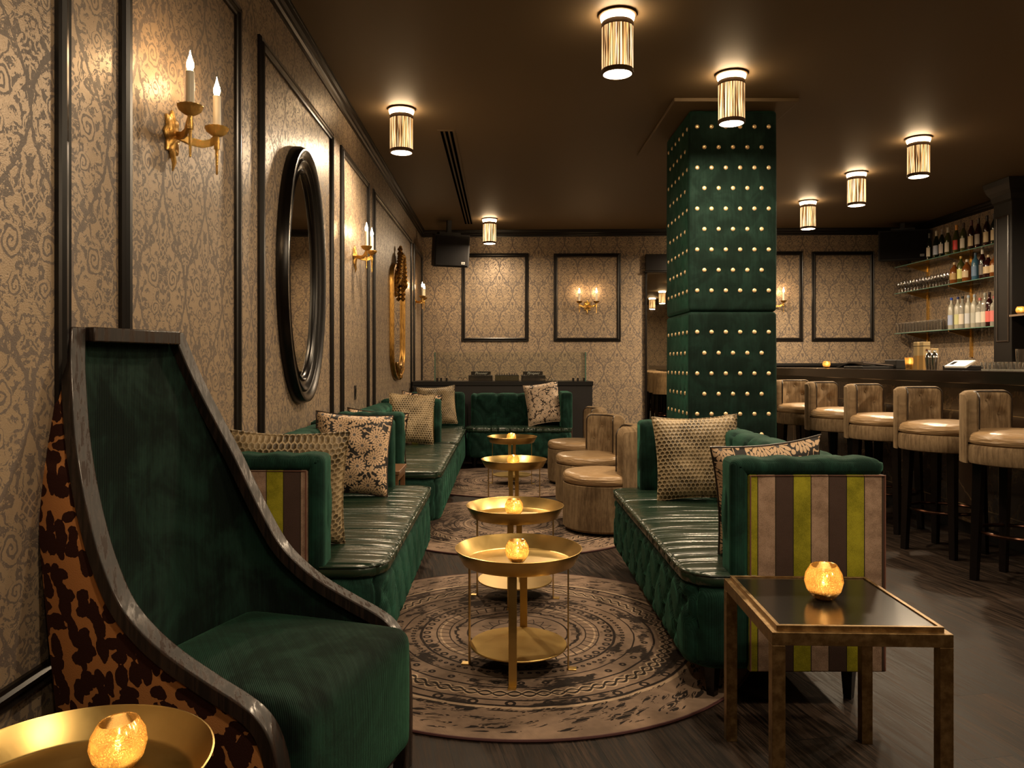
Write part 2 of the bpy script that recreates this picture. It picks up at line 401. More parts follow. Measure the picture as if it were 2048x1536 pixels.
# ------------------------------------------------------------------ geometry helpers
class G:
    def __init__(s): s.v = []; s.f = []
    def add(s, vs, fs):
        b = len(s.v); s.v += [tuple(q) for q in vs]; s.f += [tuple(b+i for i in f) for f in fs]; return s
    def box(s, c, h, R=None):
        vs = [Vector((c[0]+h[0]*a, c[1]+h[1]*b, c[2]+h[2]*d)) for a in (-1, 1) for b in (-1, 1) for d in (-1, 1)]
        if R is not None: cc = Vector(c); vs = [cc+R@(q-cc) for q in vs]
        return s.add(vs, [(0, 1, 3, 2), (4, 6, 7, 5), (0, 4, 5, 1), (2, 3, 7, 6), (0, 2, 6, 4), (1, 5, 7, 3)])
    def bx(s, x0, x1, y0, y1, z0, z1):
        return s.box(((x0+x1)/2, (y0+y1)/2, (z0+z1)/2), (abs(x1-x0)/2, abs(y1-y0)/2, abs(z1-z0)/2))
    def lathe(s, prof, n=32, c=(0, 0, 0), close=False, sx=1, sy=1, flute=None, cap=None):
        vs = []; m = len(prof)
        for r, z in prof:
            for i in range(n):
                t = 2*PI*i/n; rr = r*(1+(flute(t, r) if flute else 0))
                vs.append((c[0]+rr*math.cos(t)*sx, c[1]+rr*math.sin(t)*sy, c[2]+z))
        fs = [(k*n+i, k*n+(i+1) % n, (k+1)*n+(i+1) % n, (k+1)*n+i) for k in range(m-1) for i in range(n)]
        if close: fs += [((m-1)*n+i, (m-1)*n+(i+1) % n, (i+1) % n, i) for i in range(n)]
        else:
            if cap is not False and prof[0][0] < .001: fs.append(tuple(range(n))[::-1])
            if cap is not False and prof[-1][0] < .001: fs.append(tuple((m-1)*n+i for i in range(n)))
        return s.add(vs, fs)
    def tube(s, pts, r, n=8, closed=False):
        pts = [Vector(p) for p in pts]; m = len(pts); vs = []
        up = Vector((0, 0, 1)); prev = None
        for k, p in enumerate(pts):
            if closed: d = pts[(k+1) % m]-pts[k-1]
            else: d = pts[min(k+1, m-1)]-pts[max(k-1, 0)]
            d.normalize()
            if prev is None:
                a = d.cross(up)
                if a.length < .2: a = d.cross(Vector((0, 1, 0)))
            else: a = prev-d*prev.dot(d)
            a.normalize(); prev = a; b = d.cross(a)
            rr = r[k] if isinstance(r, (list, tuple)) else r
            for i in range(n):
                t = 2*PI*i/n; vs.append(p+a*math.cos(t)*rr+b*math.sin(t)*rr)
        L = m if closed else m-1
        fs = [(k*n+i, k*n+(i+1) % n, ((k+1) % m)*n+(i+1) % n, ((k+1) % m)*n+i) for k in range(L) for i in range(n)]
        if not closed: fs += [tuple(range(n))[::-1], tuple((m-1)*n+i for i in range(n))]
        return s.add(vs, fs)
    def grid(s, fn, nu, nv, cu=False, cv=False):
        vs = [fn(i/(nu if cu else nu-1), j/(nv if cv else nv-1)) for i in range(nu) for j in range(nv)]
        fs = [(i*nv+j, ((i+1) % nu)*nv+j, ((i+1) % nu)*nv+(j+1) % nv, i*nv+(j+1) % nv)
              for i in range(nu if cu else nu-1) for j in range(nv if cv else nv-1)]
        return s.add(vs, fs)
    def loft(s, rings, closed_path=False, caps=True):
        n = len(rings[0]); m = len(rings); vs = [p for r in rings for p in r]
        L = m if closed_path else m-1
        fs = [(k*n+i, k*n+(i+1) % n, ((k+1) % m)*n+(i+1) % n, ((k+1) % m)*n+i) for k in range(L) for i in range(n)]
        if caps and not closed_path: fs += [tuple(range(n))[::-1], tuple((m-1)*n+i for i in range(n))]
        return s.add(vs, fs)
    def rbox(s, x0, x1, y0, y1, z0, z1, r=.03, res=.03, disp=None, puff=None, post=None):
        """rounded box with a dense skin; disp(pos, normal) -> inward offset"""
        c = Vector(((x0+x1)/2, (y0+y1)/2, (z0+z1)/2)); h = Vector((abs(x1-x0)/2, abs(y1-y0)/2, abs(z1-z0)/2))
        r = min(r, h.x*.99, h.y*.99, h.z*.99)
        def axis(hh):
            inner = hh-r; k = max(1, int(round(2*inner/res)))
            a = [-hh, -hh+r*.08, -hh+r*.3, -hh+r*.62]
            mid = [-inner+2*inner*i/k for i in range(k+1)]
            return a+mid+[-q for q in reversed(a)]
        ax = [axis(h.x), axis(h.y), axis(h.z)]
        cache = {}; bm_v = []; fs = []
        def vert(p):
            key = (round(p[0], 5), round(p[1], 5), round(p[2], 5))
            if key in cache: return cache[key]
            P = Vector(p); q = Vector([max(-(h[i]-r), min(h[i]-r, P[i])) for i in range(3)])
            d = P-q; n = d.normalized() if d.length > 1e-9 else Vector((0, 0, 1))
            pos = q+n*r
            if puff: pos = pos+puff(pos, n, h)
            w_ = c+pos
            if post: w_ = post(w_)
            if disp: w_ = w_-n*disp(w_, n)
            cache[key] = len(bm_v); bm_v.append(w_)
            return cache[key]
        for a in range(3):
            b, d = (a+1) % 3, (a+2) % 3
            for sg in (-1, 1):
                A, B = ax[b], ax[d]
                for i in range(len(A)-1):
                    for j in range(len(B)-1):
                        q = []
                        for (ii, jj) in ((i, j), (i+1, j), (i+1, j+1), (i, j+1)):
                            p = [0, 0, 0]; p[a] = sg*h[a]; p[b] = A[ii]; p[d] = B[jj]; q.append(vert(p))
                        if len(set(q)) >= 3: fs.append(tuple(dict.fromkeys(q if sg > 0 else q[::-1])))
        return s.add(bm_v, fs)
def build(name, g, m, parent=None, smooth=True, ang=35, bevel=0, loc=None, label=None):
    me = bpy.data.meshes.new(name); me.from_pydata([tuple(v) for v in g.v], [], g.f)
    bm = bmesh.new(); bm.from_mesh(me); bmesh.ops.recalc_face_normals(bm, faces=bm.faces); bm.to_mesh(me); bm.free()
    for q in (m if isinstance(m, (list, tuple)) else [m]): me.materials.append(q)
    if smooth:
        me.polygons.foreach_set('use_smooth', [True]*len(me.polygons)); me.set_sharp_from_angle(angle=math.radians(ang))
    me.update()
    o = bpy.data.objects.new(name, me); COL.objects.link(o)
    if parent is not None: o.parent = parent
    if loc: o.location = loc
    if bevel:
        b = o.modifiers.new('bevel', 'BEVEL'); b.width = bevel; b.segments = 2; b.limit_method = 'ANGLE'; b.angle_limit = math.radians(40)
    if label: o['label'] = label
    return o
def tag(o, label, cat, group=None, kind=None):
    o['label'] = label; o['category'] = cat
    if group: o['group'] = group
    if kind: o['kind'] = kind
    return o
def thing(name, label, cat, loc=(0, 0, 0), rz=0, group=None):
    o = bpy.data.objects.new(name, None); COL.objects.link(o); o.location = loc; o.rotation_euler = (0, 0, rz)
    o.empty_display_size = .1
    return tag(o, label, cat, group)
def struct(name, g, m, **k):
    o = build(name, g, m, **k); o['kind'] = 'structure'; return o
def dup(root, loc, rz=0, label=None, group=None):
    def cp(o, par):
        c = o.copy(); COL.objects.link(c); c.parent = par
        for ch in KIDS.get(o.name, []): cp(ch, c)
        return c
    KIDS = {}
    for o in COL.objects:
        if o.parent: KIDS.setdefault(o.parent.name, []).append(o)
    r = cp(root, None); r.location = loc; r.rotation_euler = (0, 0, rz)
    if label: r['label'] = label
    if group: r['group'] = group
    return r
def PX(px, d): return (px-CX)*d/F
def PZ(py, d): return H-(py-CY)*d/F

# ------------------------------------------------------------------ the room
YB = -3.5
def yback(x): return 11.51-.035*(x+1.2)
BA = math.atan(-.035)
struct('floor', G().bx(XL-.1, XR+.1, YB-.1, 11.7, -.08, 0), FLOORM, smooth=False)
struct('ceiling', G().bx(XL-.1, XR+.1, YB-.1, 11.7, ZC, ZC+.08), CEIL, smooth=False)
struct('wall_left', G().bx(XL-.1, XL, YB, 11.7, 0, ZC), WALLP, smooth=False)
struct('wall_right', G().bx(XR, XR+.1, YB, 11.7, 0, ZC), WALLP, smooth=False)
struct('wall_front', G().bx(XL, XR, YB-.1, YB, 0, ZC), WALLP, smooth=False)
bw = struct('wall_back', G().bx(-.02, 7.2, 0, .12, 0, ZC), WALLP, smooth=False)
bw.location = (XL, yback(XL), 0); bw.rotation_euler = (0, 0, BA)
def bwp(x, z, out=0.0):           # a point on the back wall, out = towards the room
    return Vector((x-out*.035, yback(x)-out, z))
CROWN = [(0, 0), (.010, 0), (.012, .018), (.022, .030), (.026, .048), (.040, .058), (.046, .085), (.052, .085), (.052, .10), (0, .10)]
def crown(name, a, b, n):
    a, b, n = Vector(a), Vector(b), Vector(n)
    g = G(); g.loft([[p+n*o+Vector((0, 0, ZC-.10+h)) for o, h in CROWN] for p in (a, b)])
    return struct(name, g, TRIM, smooth=False)
crown('trim_1', (XL, YB, 0), (XL, 11.5, 0), (1, 0, 0))
crown('trim_2', (XL, yback(XL), 0), (XR, yback(XR), 0), (-.035, -1, 0))
crown('trim_3', (XR, YB, 0), (XR, 11.3, 0), (-1, 0, 0))
struct('baseboard_left', G().bx(XL, XL+.018, YB, 11.5, 0, .14).bx(XL, XL+.026, YB, 11.5, 0, .03), TRIM, smooth=False)
bb = struct('baseboard_back', G().bx(0, 3.30, -.02, 0, 0, .14), TRIM, smooth=False)
bb.location = (XL, yback(XL), 0); bb.rotation_euler = (0, 0, BA)
# picture-frame mouldings
MP = [(0, 0), (0, .012), (.008, .020), (.016, .014), (.022, .014), (.028, .024), (.040, .026), (.046, .016), (.055, .012), (.055, 0)]
def frame_loop(fn, a0, a1, z0, z1, prof):
    """fn(a, z, out) -> point; prof (inset, out)"""
    g = G(); rings = []
    for (a, z, sa, sz) in ((a0, z0, 1, 1), (a1, z0, -1, 1), (a1, z1, -1, -1), (a0, z1, 1, -1)):
        rings.append([fn(a+sa*i, z+sz*i, o) for i, o in prof])
    g.loft(rings, closed_path=True); return g
TN = [10]
def moulding(fn, a0, a1, z0, z1):
    struct('trim_%d' % TN[0], frame_loop(fn, a0, a1, z0, z1, MP), TRIM, smooth=False); TN[0] += 1
lw = lambda a, z, o: Vector((XL+o, a, z))
ZP0, ZP1 = .416, 2.864
for a0, a1 in ((.55, 2.13), (2.42, 3.52), (3.796, 5.44), (5.72, 6.90), (7.15, 10.14), (10.40, 11.46)):
    moulding(lw, a0, a1, ZP0, ZP1)
bk = lambda a, z, o: bwp(a, z, o)
for p0, p1 in ((923, 1057), (1107.5, 1241), (1484, 1605), (1624, 1747)):
    d = yback(PX((p0+p1)/2, 11.4))
    moulding(bk, PX(p0, d), PX(p1, d), PZ(683, d), PZ(507 if p0 < 1300 else 503, d))
# shallow ceiling plate round the column
struct('ceiling_plate', G().bx(1.27, 2.2, 5.74, 7.3, ZC-.028, ZC), CEIL, smooth=False, bevel=.006)

# column: structure core hidden under its velvet
PXa, PXb, PYa, PYb = 1.43, 2.105, 5.94, 6.76
col = thing('upholstered_column', 'square column wrapped in dark green velvet studded with rows of gold buttons', 'column', ((PXa+PXb)/2, (PYa+PYb)/2, 0))
hx, hy = (PXb-PXa)/2, (PYb-PYa)/2
ZT = ZC-.03; ZS = PZ(623, PYa)
rows = [PZ(p, PYa) for p in (253, 294, 335, 376, 417, 458, 499, 540, 581, 664, 706, 747, 788, 828, 869, 910, 951, 992)]
def btns(hw, n6):
    out = []
    for k, z in enumerate(rows):
        even = (k % 2 == 0) if k < 9 else ((k-9) % 2 == 0)
        st = 2*hw/(n6+.15)
        m = n6 if even else n6-1
        for i in range(m): out.append(((i-(m-1)/2)*st, z))
    return out
FB, SB = btns(hx, 6), btns(hy, 6)
def colskin(z0, z1):
    def disp(w_, n):
        if abs(n.z) > .6: return 0
        pts, a = (FB, w_.x) if abs(n.y) > abs(n.x) else (SB, w_.y)
        v = -.004*math.sin(PI*(w_.z-z0)/(z1-z0))
        for (q, z) in pts:
            dz = w_.z-z
            if abs(dz) < .07:
                dd = (a-q)**2+dz*dz
                if dd < .006: v += .012*math.exp(-dd/.0007)
        return v
    return G().rbox(-hx, hx, -hy, hy, z0, z1, .028, .028, disp)
build('velvet_panel', colskin(ZS, ZT), GREENP, col, ang=80)
build('velvet_panel', colskin(.02, ZS), GREENP, col, ang=80)
bg = G().lathe([(.0001, .0085), (.008, .0082), (.0135, .006), (.0165, .002), (.0165, 0)], 14)
BTN = mat('gilt_button', col=(1.0, .74, .42), rough=.35, metal=.55)
bproto = build('gold_button', bg, BTN, col); bproto.hide_render = False
cand = []
for (a, z) in FB: cand.append((0, (a, -hy+.0045, z), (PI/2, 0, 0)))
for (a, z) in SB: cand.append((1, (-hx+.0045, a, z), (0, -PI/2, 0)))
cand.sort(key=lambda c: (c[0], -c[1][2]))
vis = [c for c in cand if c[1][2] > .80]; hid = [c for c in cand if c[1][2] <= .80]
for k, (s_, l, r) in enumerate(vis[:100]):
    o = bproto if k == 0 else bproto.copy()
    if k: COL.objects.link(o)
    o.parent = col; o.location = l; o.rotation_euler = r
g = G()
for (s_, l, r) in vis[100:]+hid:
    M_ = Matrix.Translation(l) @ (Matrix.Rotation(r[0], 4, 'X') @ Matrix.Rotation(r[1], 4, 'Y'))
    g.add([M_ @ Vector(v) for v in bg.v], bg.f)
so = build('gold_buttons', g, BTN, col); so['kind'] = 'stuff'

# linear air diffuser in the ceiling
vt = thing('linear_air_vent', 'long narrow ceiling vent with three black slots', 'vent', (-.475, 8.73, ZC))
build('vent_frame', G().bx(-.075, .075, -2.2, 2.2, -.006, 0), CEIL, vt, smooth=False)
for i in (-1, 0, 1):
    build('slot', G().bx(i*.040-.011, i*.040+.011, -2.17, 2.17, -.009, -.004), mat('vent_slot', col=(.001, .001, .001), rough=1, spec=0), vt, smooth=False)

# ------------------------------------------------------------------ ceiling lamps
def make_lamp(label, x, y):
    t = thing('ceiling_lamp', label, 'ceiling lamp', (x, y, ZC), group='ribbed drum ceiling lamps')
    build('ceiling_plate', G().lathe([(.0001, -.001), (.100, -.001), (.104, -.006), (.106, -.012), (.098, -.016), (.0001, -.016)], 40), SHTRIM, t)
    build('frosted_collar', G().lathe([(.096, -.016), (.094, -.030), (.088, -.045), (.082, -.052)], 40), COLLAR, t)
    build('upper_trim', G().lathe([(.0895, -.050), (.0905, -.052), (.0905, -.078), (.089, -.080)], 40), SHTRIM, t)
    build('shade', G().lathe([(.0885, -.078), (.0885, -.205), (.0885, -.322)], 64), SHADE, t)
    build('lower_trim', G().lathe([(.0885, -.315), (.0905, -.317), (.0905, -.338), (.086, -.341), (.080, -.341)], 40), SHTRIM, t)
    build('diffuser', G().lathe([(.0001, -.3385), (.081, -.3385), (.081, -.336), (.0001, -.336)], 40), DIFF, t)
    l = bpy.data.lights.new('downlight', 'AREA'); l.shape = 'DISK'; l.size = .15; l.energy = LAMP_W; l.color = WARM; l.spread = math.radians(178)
    lo = bpy.data.objects.new('downlight', l); COL.objects.link(lo); lo.parent = t; lo.location = (0, 0, -.343)
    return t
lamp0 = make_lamp('ceiling lamp nearest the camera at the top centre, largest of all', PX(1235, 4.37), 4.37)
LAMPS = [(1463, 5.27, 'ceiling lamp hanging just in front of the buttoned green column'),
         (803, 6.0, 'ceiling lamp nearest the left wall beside the long air vent'),
         (979, 10.55, 'small far ceiling lamp in front of the back wall, right of the corner speaker'),
         (1837, 6.77, 'nearest of the three ceiling lamps over the bar, farthest right'),
         (1713, 8.0, 'middle one of the three ceiling lamps over the bar'),
         (1616, 9.4, 'farthest of the three ceiling lamps over the bar, just right of the column')]
def lamp_copy(x, y, rz, lb, k=1.0):
    r = dup(lamp0, (x, y, ZC), rz, lb)
    if k != 1.0:
        for o in COL.objects:
            if o.parent == r and o.type == 'LIGHT': o.data = o.data.copy(); o.data.energy *= k
for px, d, lb in LAMPS: lamp_copy(PX(px, d), d, random.random()*6, lb, 1.7 if px > 1500 else 1.0)
for k, (x, y) in enumerate(((.15, .9), (1.75, 1.8), (3.65, 3.9), (3.65, 1.6), (.9, -1.4), (3.65, -.6), (5.25, 5.9), (5.25, 3.6))):  # unseen lamps added for light; some extend the row over the bar
    lamp_copy(x, y, k, 'ceiling lamp added on the near ceiling outside the picture for light', 2.0 if x > 5 else .45 if x > 3 else .8)
lamp_copy(2.98, 10.15, 3, 'ceiling lamp added behind the green column for light, hidden from the front', 2.2)  # extra lamp added out of sight to brighten the wall behind the bar

# ------------------------------------------------------------------ wall sconces
def make_sconce(label, loc, rz):
    t = thing('wall_sconce', label, 'wall sconce', loc, rz, 'two-candle gold wall sconces')
    # local: wall is the plane y=0, -y points into the room
    g = G()
    def plate(t_, r):
        return (.062+.010*math.cos(8*t_))*r
    rings = []
    for (s_, o) in ((1.0, 0), (1.0, .006), (.88, .012), (.70, .010), (.55, .016), (.3, .022), (.02, .024)):
        rings.append([Vector((plate(a, s_)*math.cos(a)*.9, -o, plate(a, s_)*math.sin(a)*1.25)) for a in [2*PI*i/32 for i in range(32)]])
    g.loft(rings)
    g.tube([(0, -.004, -.06), (0, -.012, -.10), (0, -.006, -.13)], [.012, .009, .002], 8)
    build('backplate', g, SCONCE, t)
    for sx in (-1, 1):
        a = G(); pts = [(0, -.02, 0), (sx*.035, -.055, -.012), (sx*.075, -.085, -.012), (sx*.110, -.105, .004), (sx*.125, -.12, .03)]
        rr = []
        for p in pts:
            rr.append([Vector(p)+Vector((0, dy, dz)) for dy, dz in ((-.006, -.014), (.006, -.014), (.006, .014), (-.006, .014))])
        a.loft(rr)
        arm = build('arm', a, SCONCE, t, bevel=.002)
        cx_, cy_ = sx*.125, -.12
        fl = lambda th, r: (.05*math.cos(th*14) if r > .03 else 0)
        build('drip_pan', G().lathe([(.0001, .038), (.012, .038), (.020, .044), (.034, .052), (.041, .066), (.043, .064), (.036, .048), (.022, .036), (.010, .030), (.0001, .030)], 56, (cx_, cy_, 0), flute=fl), SCONCE, arm)
        build('finial', G().lathe([(.0001, -.115), (.004, -.11), (.0065, -.02), (.011, -.016), (.011, .0), (.009, .03), (.0001, .031)], 12, (cx_, cy_, 0)), SCONCE, arm)
        build('candle_cup', G().lathe([(.0001, .040), (.012, .042), (.010, .054), (.019, .060), (.019, .066), (.0001, .066)], 16, (cx_, cy_, 0)), SCONCE, arm)
        build('candle_sleeve', G().lathe([(.0001, .066), (.0145, .066), (.0145, .182), (.012, .185), (.0001, .185)], 20, (cx_, cy_, 0)), SLEEVE, arm)
        build('bulb', G().lathe([(.0001, .184), (.008, .186), (.0125, .200), (.012, .212), (.007, .228), (.003, .242), (.0005, .256)], 14, (cx_, cy_, 0)), BULB, arm)
    return t
ZSC = 2.075
sc0 = make_sconce('large near gold two-candle sconce on the left wall before the oval mirror', (XL+.002, 2.80, ZSC), -PI/2*-1)
sc0.rotation_euler = (0, 0, PI/2)
dup(sc0, (XL+.002, 6.27, ZSC+.04), PI/2, 'gold two-candle sconce on the left wall between the oval mirror and the gilded mirror')
dup(sc0, (XL+.002, 10.55, ZSC+.02), PI/2, 'far gold sconce on the left wall below the corner speaker')
for p, lb in ((1174.5, 'gold sconce on the back wall inside the framed panel above the DJ booth'), (1544.5, 'gold sconce on the back wall half hidden behind the green column')):
    d = yback(PX(p, 11.4)); q = bwp(PX(p, d), ZSC+.02, .002); dup(sc0, q, BA, lb)

# ------------------------------------------------------------------ mirrors
def sweep_closed(path, prof, nrm, out):
    """path: closed list of pts; prof (outward, height); nrm(i) outward in-plane; out: vector off the wall"""
    g = G(); g.loft([[p+nrm[i]*a+out*b for a, b in prof] for i, p in enumerate(path)], closed_path=True); return g
ov = thing('oval_mirror', 'tall oval mirror in a thick black moulded frame on the left wall', 'mirror', (XL+.002, 4.555, 1.765))
N = 96; A_, B_ = .305, .60
path = []; nr = []
for i in range(N):
    t_ = 2*PI*i/N; path.append(Vector((0, A_*math.cos(t_), B_*math.sin(t_)))); n_ = Vector((0, B_*math.cos(t_), A_*math.sin(t_))); nr.append(n_.normalized())
prof = [(-.012, .010), (0, .030), (.010, .036), (.020, .026), (.045, .030), (.060, .044), (.070, .048), (.082, .036), (.095, .040), (.120, .062), (.138, .060), (.150, .030), (.150, 0), (-.012, 0)]
build('frame', sweep_closed(path, prof, nr, Vector((1, 0, 0))), DARKW, ov, ang=50)
g = G(); g.add([p*.999+Vector((.012, 0, 0)) for p in path]+[p*.999+Vector((.004, 0, 0)) for p in path], [tuple(range(N)), tuple(range(N, 2*N))[::-1]]+[(i, (i+1) % N, N+(i+1) % N, N+i) for i in range(N)])
build('mirror_glass', g, MIRROR, ov, smooth=False)
gm = thing('gilded_mirror', 'antique gilded mirror with a carved crest on the left wall', 'mirror', (XL+.002, 8.72, 1.72))
outl = []
W2 = .40
for i in range(9): outl.append((W2, -.30+.75*i/8))
for i in range(1, 12): t_ = PI*i/12; outl.append((W2*math.cos(t_), .45+.10*math.sin(t_)))
for i in range(9): outl.append((-W2, .45-.75*i/8))
for i in range(1, 16): t_ = PI*i/16; outl.append((-W2*math.cos(t_), -.30-.26*math.sin(t_)**.8))
path = [Vector((0, a, b)) for a, b in outl]; nr = []
for i in range(len(path)):
    d_ = path[(i+1) % len(path)]-path[i-1]; nr.append(Vector((0, d_.z, -d_.y)).normalized())
build('frame', sweep_closed(path, [(-.01, .012), (0, .03), (.015, .034), (.03, .024), (.05, .028), (.065, .046), (.09, .044), (.10, .02), (.10, 0), (-.01, 0)], nr, Vector((1, 0, 0))), GILT, gm, ang=50)
n_ = len(path); g = G(); g.add([p+Vector((.013, 0, 0)) for p in path]+[p+Vector((.004, 0, 0)) for p in path], [tuple(range(n_)), tuple(range(n_, 2*n_))[::-1]])
build('mirror_glass', g, MIRROR, gm, smooth=False)
g = G()
for s_ in (-1, 1):
    for k in range(9):
        a = k/8; yy = s_*(.04+.20*a); zz = .74-.30*a**1.4
        pts = [(.03+.05*math.sin(q*PI), yy+s_*.05*q, zz-.10*q+.05*math.sin(q*PI)) for q in [j/6 for j in range(7)]]
        g.tube(pts, [.012, .022, .028, .026, .02, .012, .004], 8)
for k in range(7): g.lathe([(.0001, -.03), (.02, -.015), (.032, 0), (.02, .022), (.0001, .035)], 10, (.045, .03*math.sin(k*2.1), .50+.052*k))
g.tube([(.03, -.05, .42), (.06, -.03, .60), (.05, 0, .84), (.06, .03, .60), (.03, .05, .42)], .018, 8)
build('carved_crest', g, GILT, gm)
g = G()
for s_ in (-1, 1):
    for k in range(5): g.lathe([(.0001, -.03), (.024, -.01), (.03, .01), (.0001, .035)], 9, (.04, s_*(.30+.02*(k % 2)), .28+.05*k))
for s_ in (-1, 1): g.tube([(.04, s_*.10, -.60), (.05, s_*.18, -.54), (.04, s_*.30, -.46)], [.02, .028, .01], 8)
g.lathe([(.0001, -.04), (.03, -.01), (.03, .02), (.0001, .04)], 10, (.045, 0, -.62))
build('carved_leaves', g, GILT, gm)

# tall mirror by the doorway on the back wall
dm = thing('tall_wall_mirror', 'tall dark framed mirror on the back wall beside the green column, reflecting the bar', 'mirror', bwp(2.62, 0, .004), BA)
build('header', G().bx(-.53, .53, -.09, 0, 2.60, 2.845).bx(-.545, .545, -.11, 0, 2.575, 2.60), DARKW, dm, smooth=False, bevel=.006)
for s_ in (-1, 1): build('jamb', G().bx(s_*.53-.028*s_, s_*.53, -.05, 0, 0, 2.58), DARKW, dm, smooth=False, bevel=.004)
build('mirror_glass', G().bx(-.50, .50, -.020, -.006, .02, 2.575), mat('bright_mirror', col=(.92, .86, .72), rough=.01, metal=1), dm, smooth=False)

# electrical switch plate on the left wall
sw = thing('wall_switch', 'small black switch plate on the left wall above the sofa cushions', 'switch', (XL, PX(710, 1)*0+1860/(1005-710), PZ(785, 1860/295)))
build('plate', G().bx(0, .006, -.036, .036, -.058, .058), BLACK, sw, smooth=False, bevel=.002)
build('rocker', G().bx(.006, .011, -.016, .016, -.032, .032), BLACKG, sw, smooth=False, bevel=.001)

# ------------------------------------------------------------------ speakers
def speaker(label, loc, rz, tilt, w_, h_, dp):
    t = thing('loudspeaker', label, 'loudspeaker', loc, rz, 'black wall loudspeakers')
    t.rotation_euler = (tilt, 0, rz)
    g = G(); tp = .72
    vs = []
    for z_, in ((-h_/2,), (h_/2,)):
        vs += [(-w_/2, -dp/2, z_), (w_/2, -dp/2, z_), (w_/2*tp, dp/2, z_), (-w_/2*tp, dp/2, z_)]
    g.add(vs, [(0, 1, 2, 3), (4, 5, 6, 7), (0, 1, 5, 4), (1, 2, 6, 5), (2, 3, 7, 6), (3, 0, 4, 7)])
    build('cabinet', g, mat('speaker_cabinet', col=(.005, .0045, .0045), rough=.6, spec=.3), t, smooth=False, bevel=.008)
    build('grille', G().bx(-w_/2+.02, w_/2-.02, -dp/2-.012, -dp/2+.002, -h_/2+.02, h_/2-.02), mat('speaker_grille', lambda: {'bump': (nz(None, 400, 1), .002)}, col=(.006, .005, .005), rough=.9, spec=.2), t, smooth=False, bevel=.006)
    b = build('badge', G().bx(w_/2-.115, w_/2-.065, -dp/2-.016, -dp/2-.010, -h_/2+.045, -h_/2+.075), mat('badge_silver', col=(.55, .53, .5), rough=.4), t, smooth=False)
    g = G()
    for k in range(3): g.bx(w_/2-.109+k*.015, w_/2-.100+k*.015, -dp/2-.0175, -dp/2-.0155, -h_/2+.052, -h_/2+.068)
    build('badge_lettering', g, BLACK, b, smooth=False)
    build('ceiling_mount', G().bx(-.15, .15, -.08, .08, h_/2-.002, h_/2+.03).bx(-.03, .03, -.03, .03, h_/2+.02, ZC-loc[2]+.02), BLACK, t, smooth=False)
    return t
speaker('black angled loudspeaker in the left corner under the ceiling', (PX(896, 10.75), 10.75, PZ(498, 10.6)), math.radians(19), math.radians(9), .50, .44, .42)
speaker('black loudspeaker in the right corner beside the bottle shelves', (PX(1804, 10.92), 10.92, PZ(489, 10.8)), math.radians(-20), math.radians(4), .64, .42, .30)

# ------------------------------------------------------------------ rugs
def rug(label, y, rz):
    t = thing('round_rug', label, 'rug', (.07, y, 0), rz, 'round patterned rugs')
    build('pile', G().lathe([(.0001, .004), (1.022, .004), (1.026, .008), (1.022, .011), (.0001, .011)], 160), RUG, t, ang=60)
    build('edge_binding', G().tube([(1.028*math.cos(a), 1.028*math.sin(a), .006) for a in [2*PI*i/160 for i in range(160)]], .0055, 6, True), RUGE, t)
    return t
rug('round patterned rug in front, under the two nearest brass tray tables', 3.58, .5)
rug('round patterned rug in the middle beside the nearest barrel chair', 6.02, 2.1)
rug('round patterned rug farthest back, in front of the back sofa', 8.22, 3.9)

# ------------------------------------------------------------------ round brass tray tables
def tray_table(label, x, y, rz=-.13):
    t = thing('tray_table', label, 'side table', (x, y, .011 if y > 2.4 else 0), rz, 'round brass tray tables')
    R0 = .256; T = -.011 if y > 2.4 else 0
    zt = .50+T
    build('tray', G().lathe([(.0001, zt-.058), (.214, zt-.058), (.222, zt-.054), (R0-.002, zt-.002), (R0, zt), (R0+.0035, zt-.001), (R0+.001, zt-.006), (.228, zt-.060), (.220, zt-.064), (.0001, zt-.064)], 96), BRASS, t, ang=50)
    build('shelf', G().lathe([(.0001, .096), (.196, .096), (.198, .094), (.198, .091), (.196, .089), (.0001, .089)], 72), BRASS, t)
    for k in range(4):
        a = -PI/2+k*PI/2; R_ = Matrix.Rotation(a, 3, 'Z')
        g = G()
        for (x0, x1, y0, y1, z0, z1) in ((.2005, .2055, -.016, .016, 0, zt-.062), (.2005, .236, -.016, .016, 0, .005)):
            q = G().bx(x0, x1, y0, y1, z0, z1); g.add([R_ @ Vector(v) for v in q.v], q.f)
        build('leg', g, BRASS, t, smooth=False, bevel=.0012)
    return t
tray_table('round brass tray table in the near left corner beside the high-back chair', -.815, 1.45)
TT = [(1037, 3.17, 'nearest round brass tray table on the front rug'), (1030, 4.12, 'second round brass tray table from the front, at the back of the front rug'),
      (1028, 6.10, 'third round brass tray table, between the sofas and the barrel chairs'), (1024, 8.0, 'farthest round brass tray table before the back sofa')]
for px, d, lb in TT: tray_table(lb, PX(px, d), d)

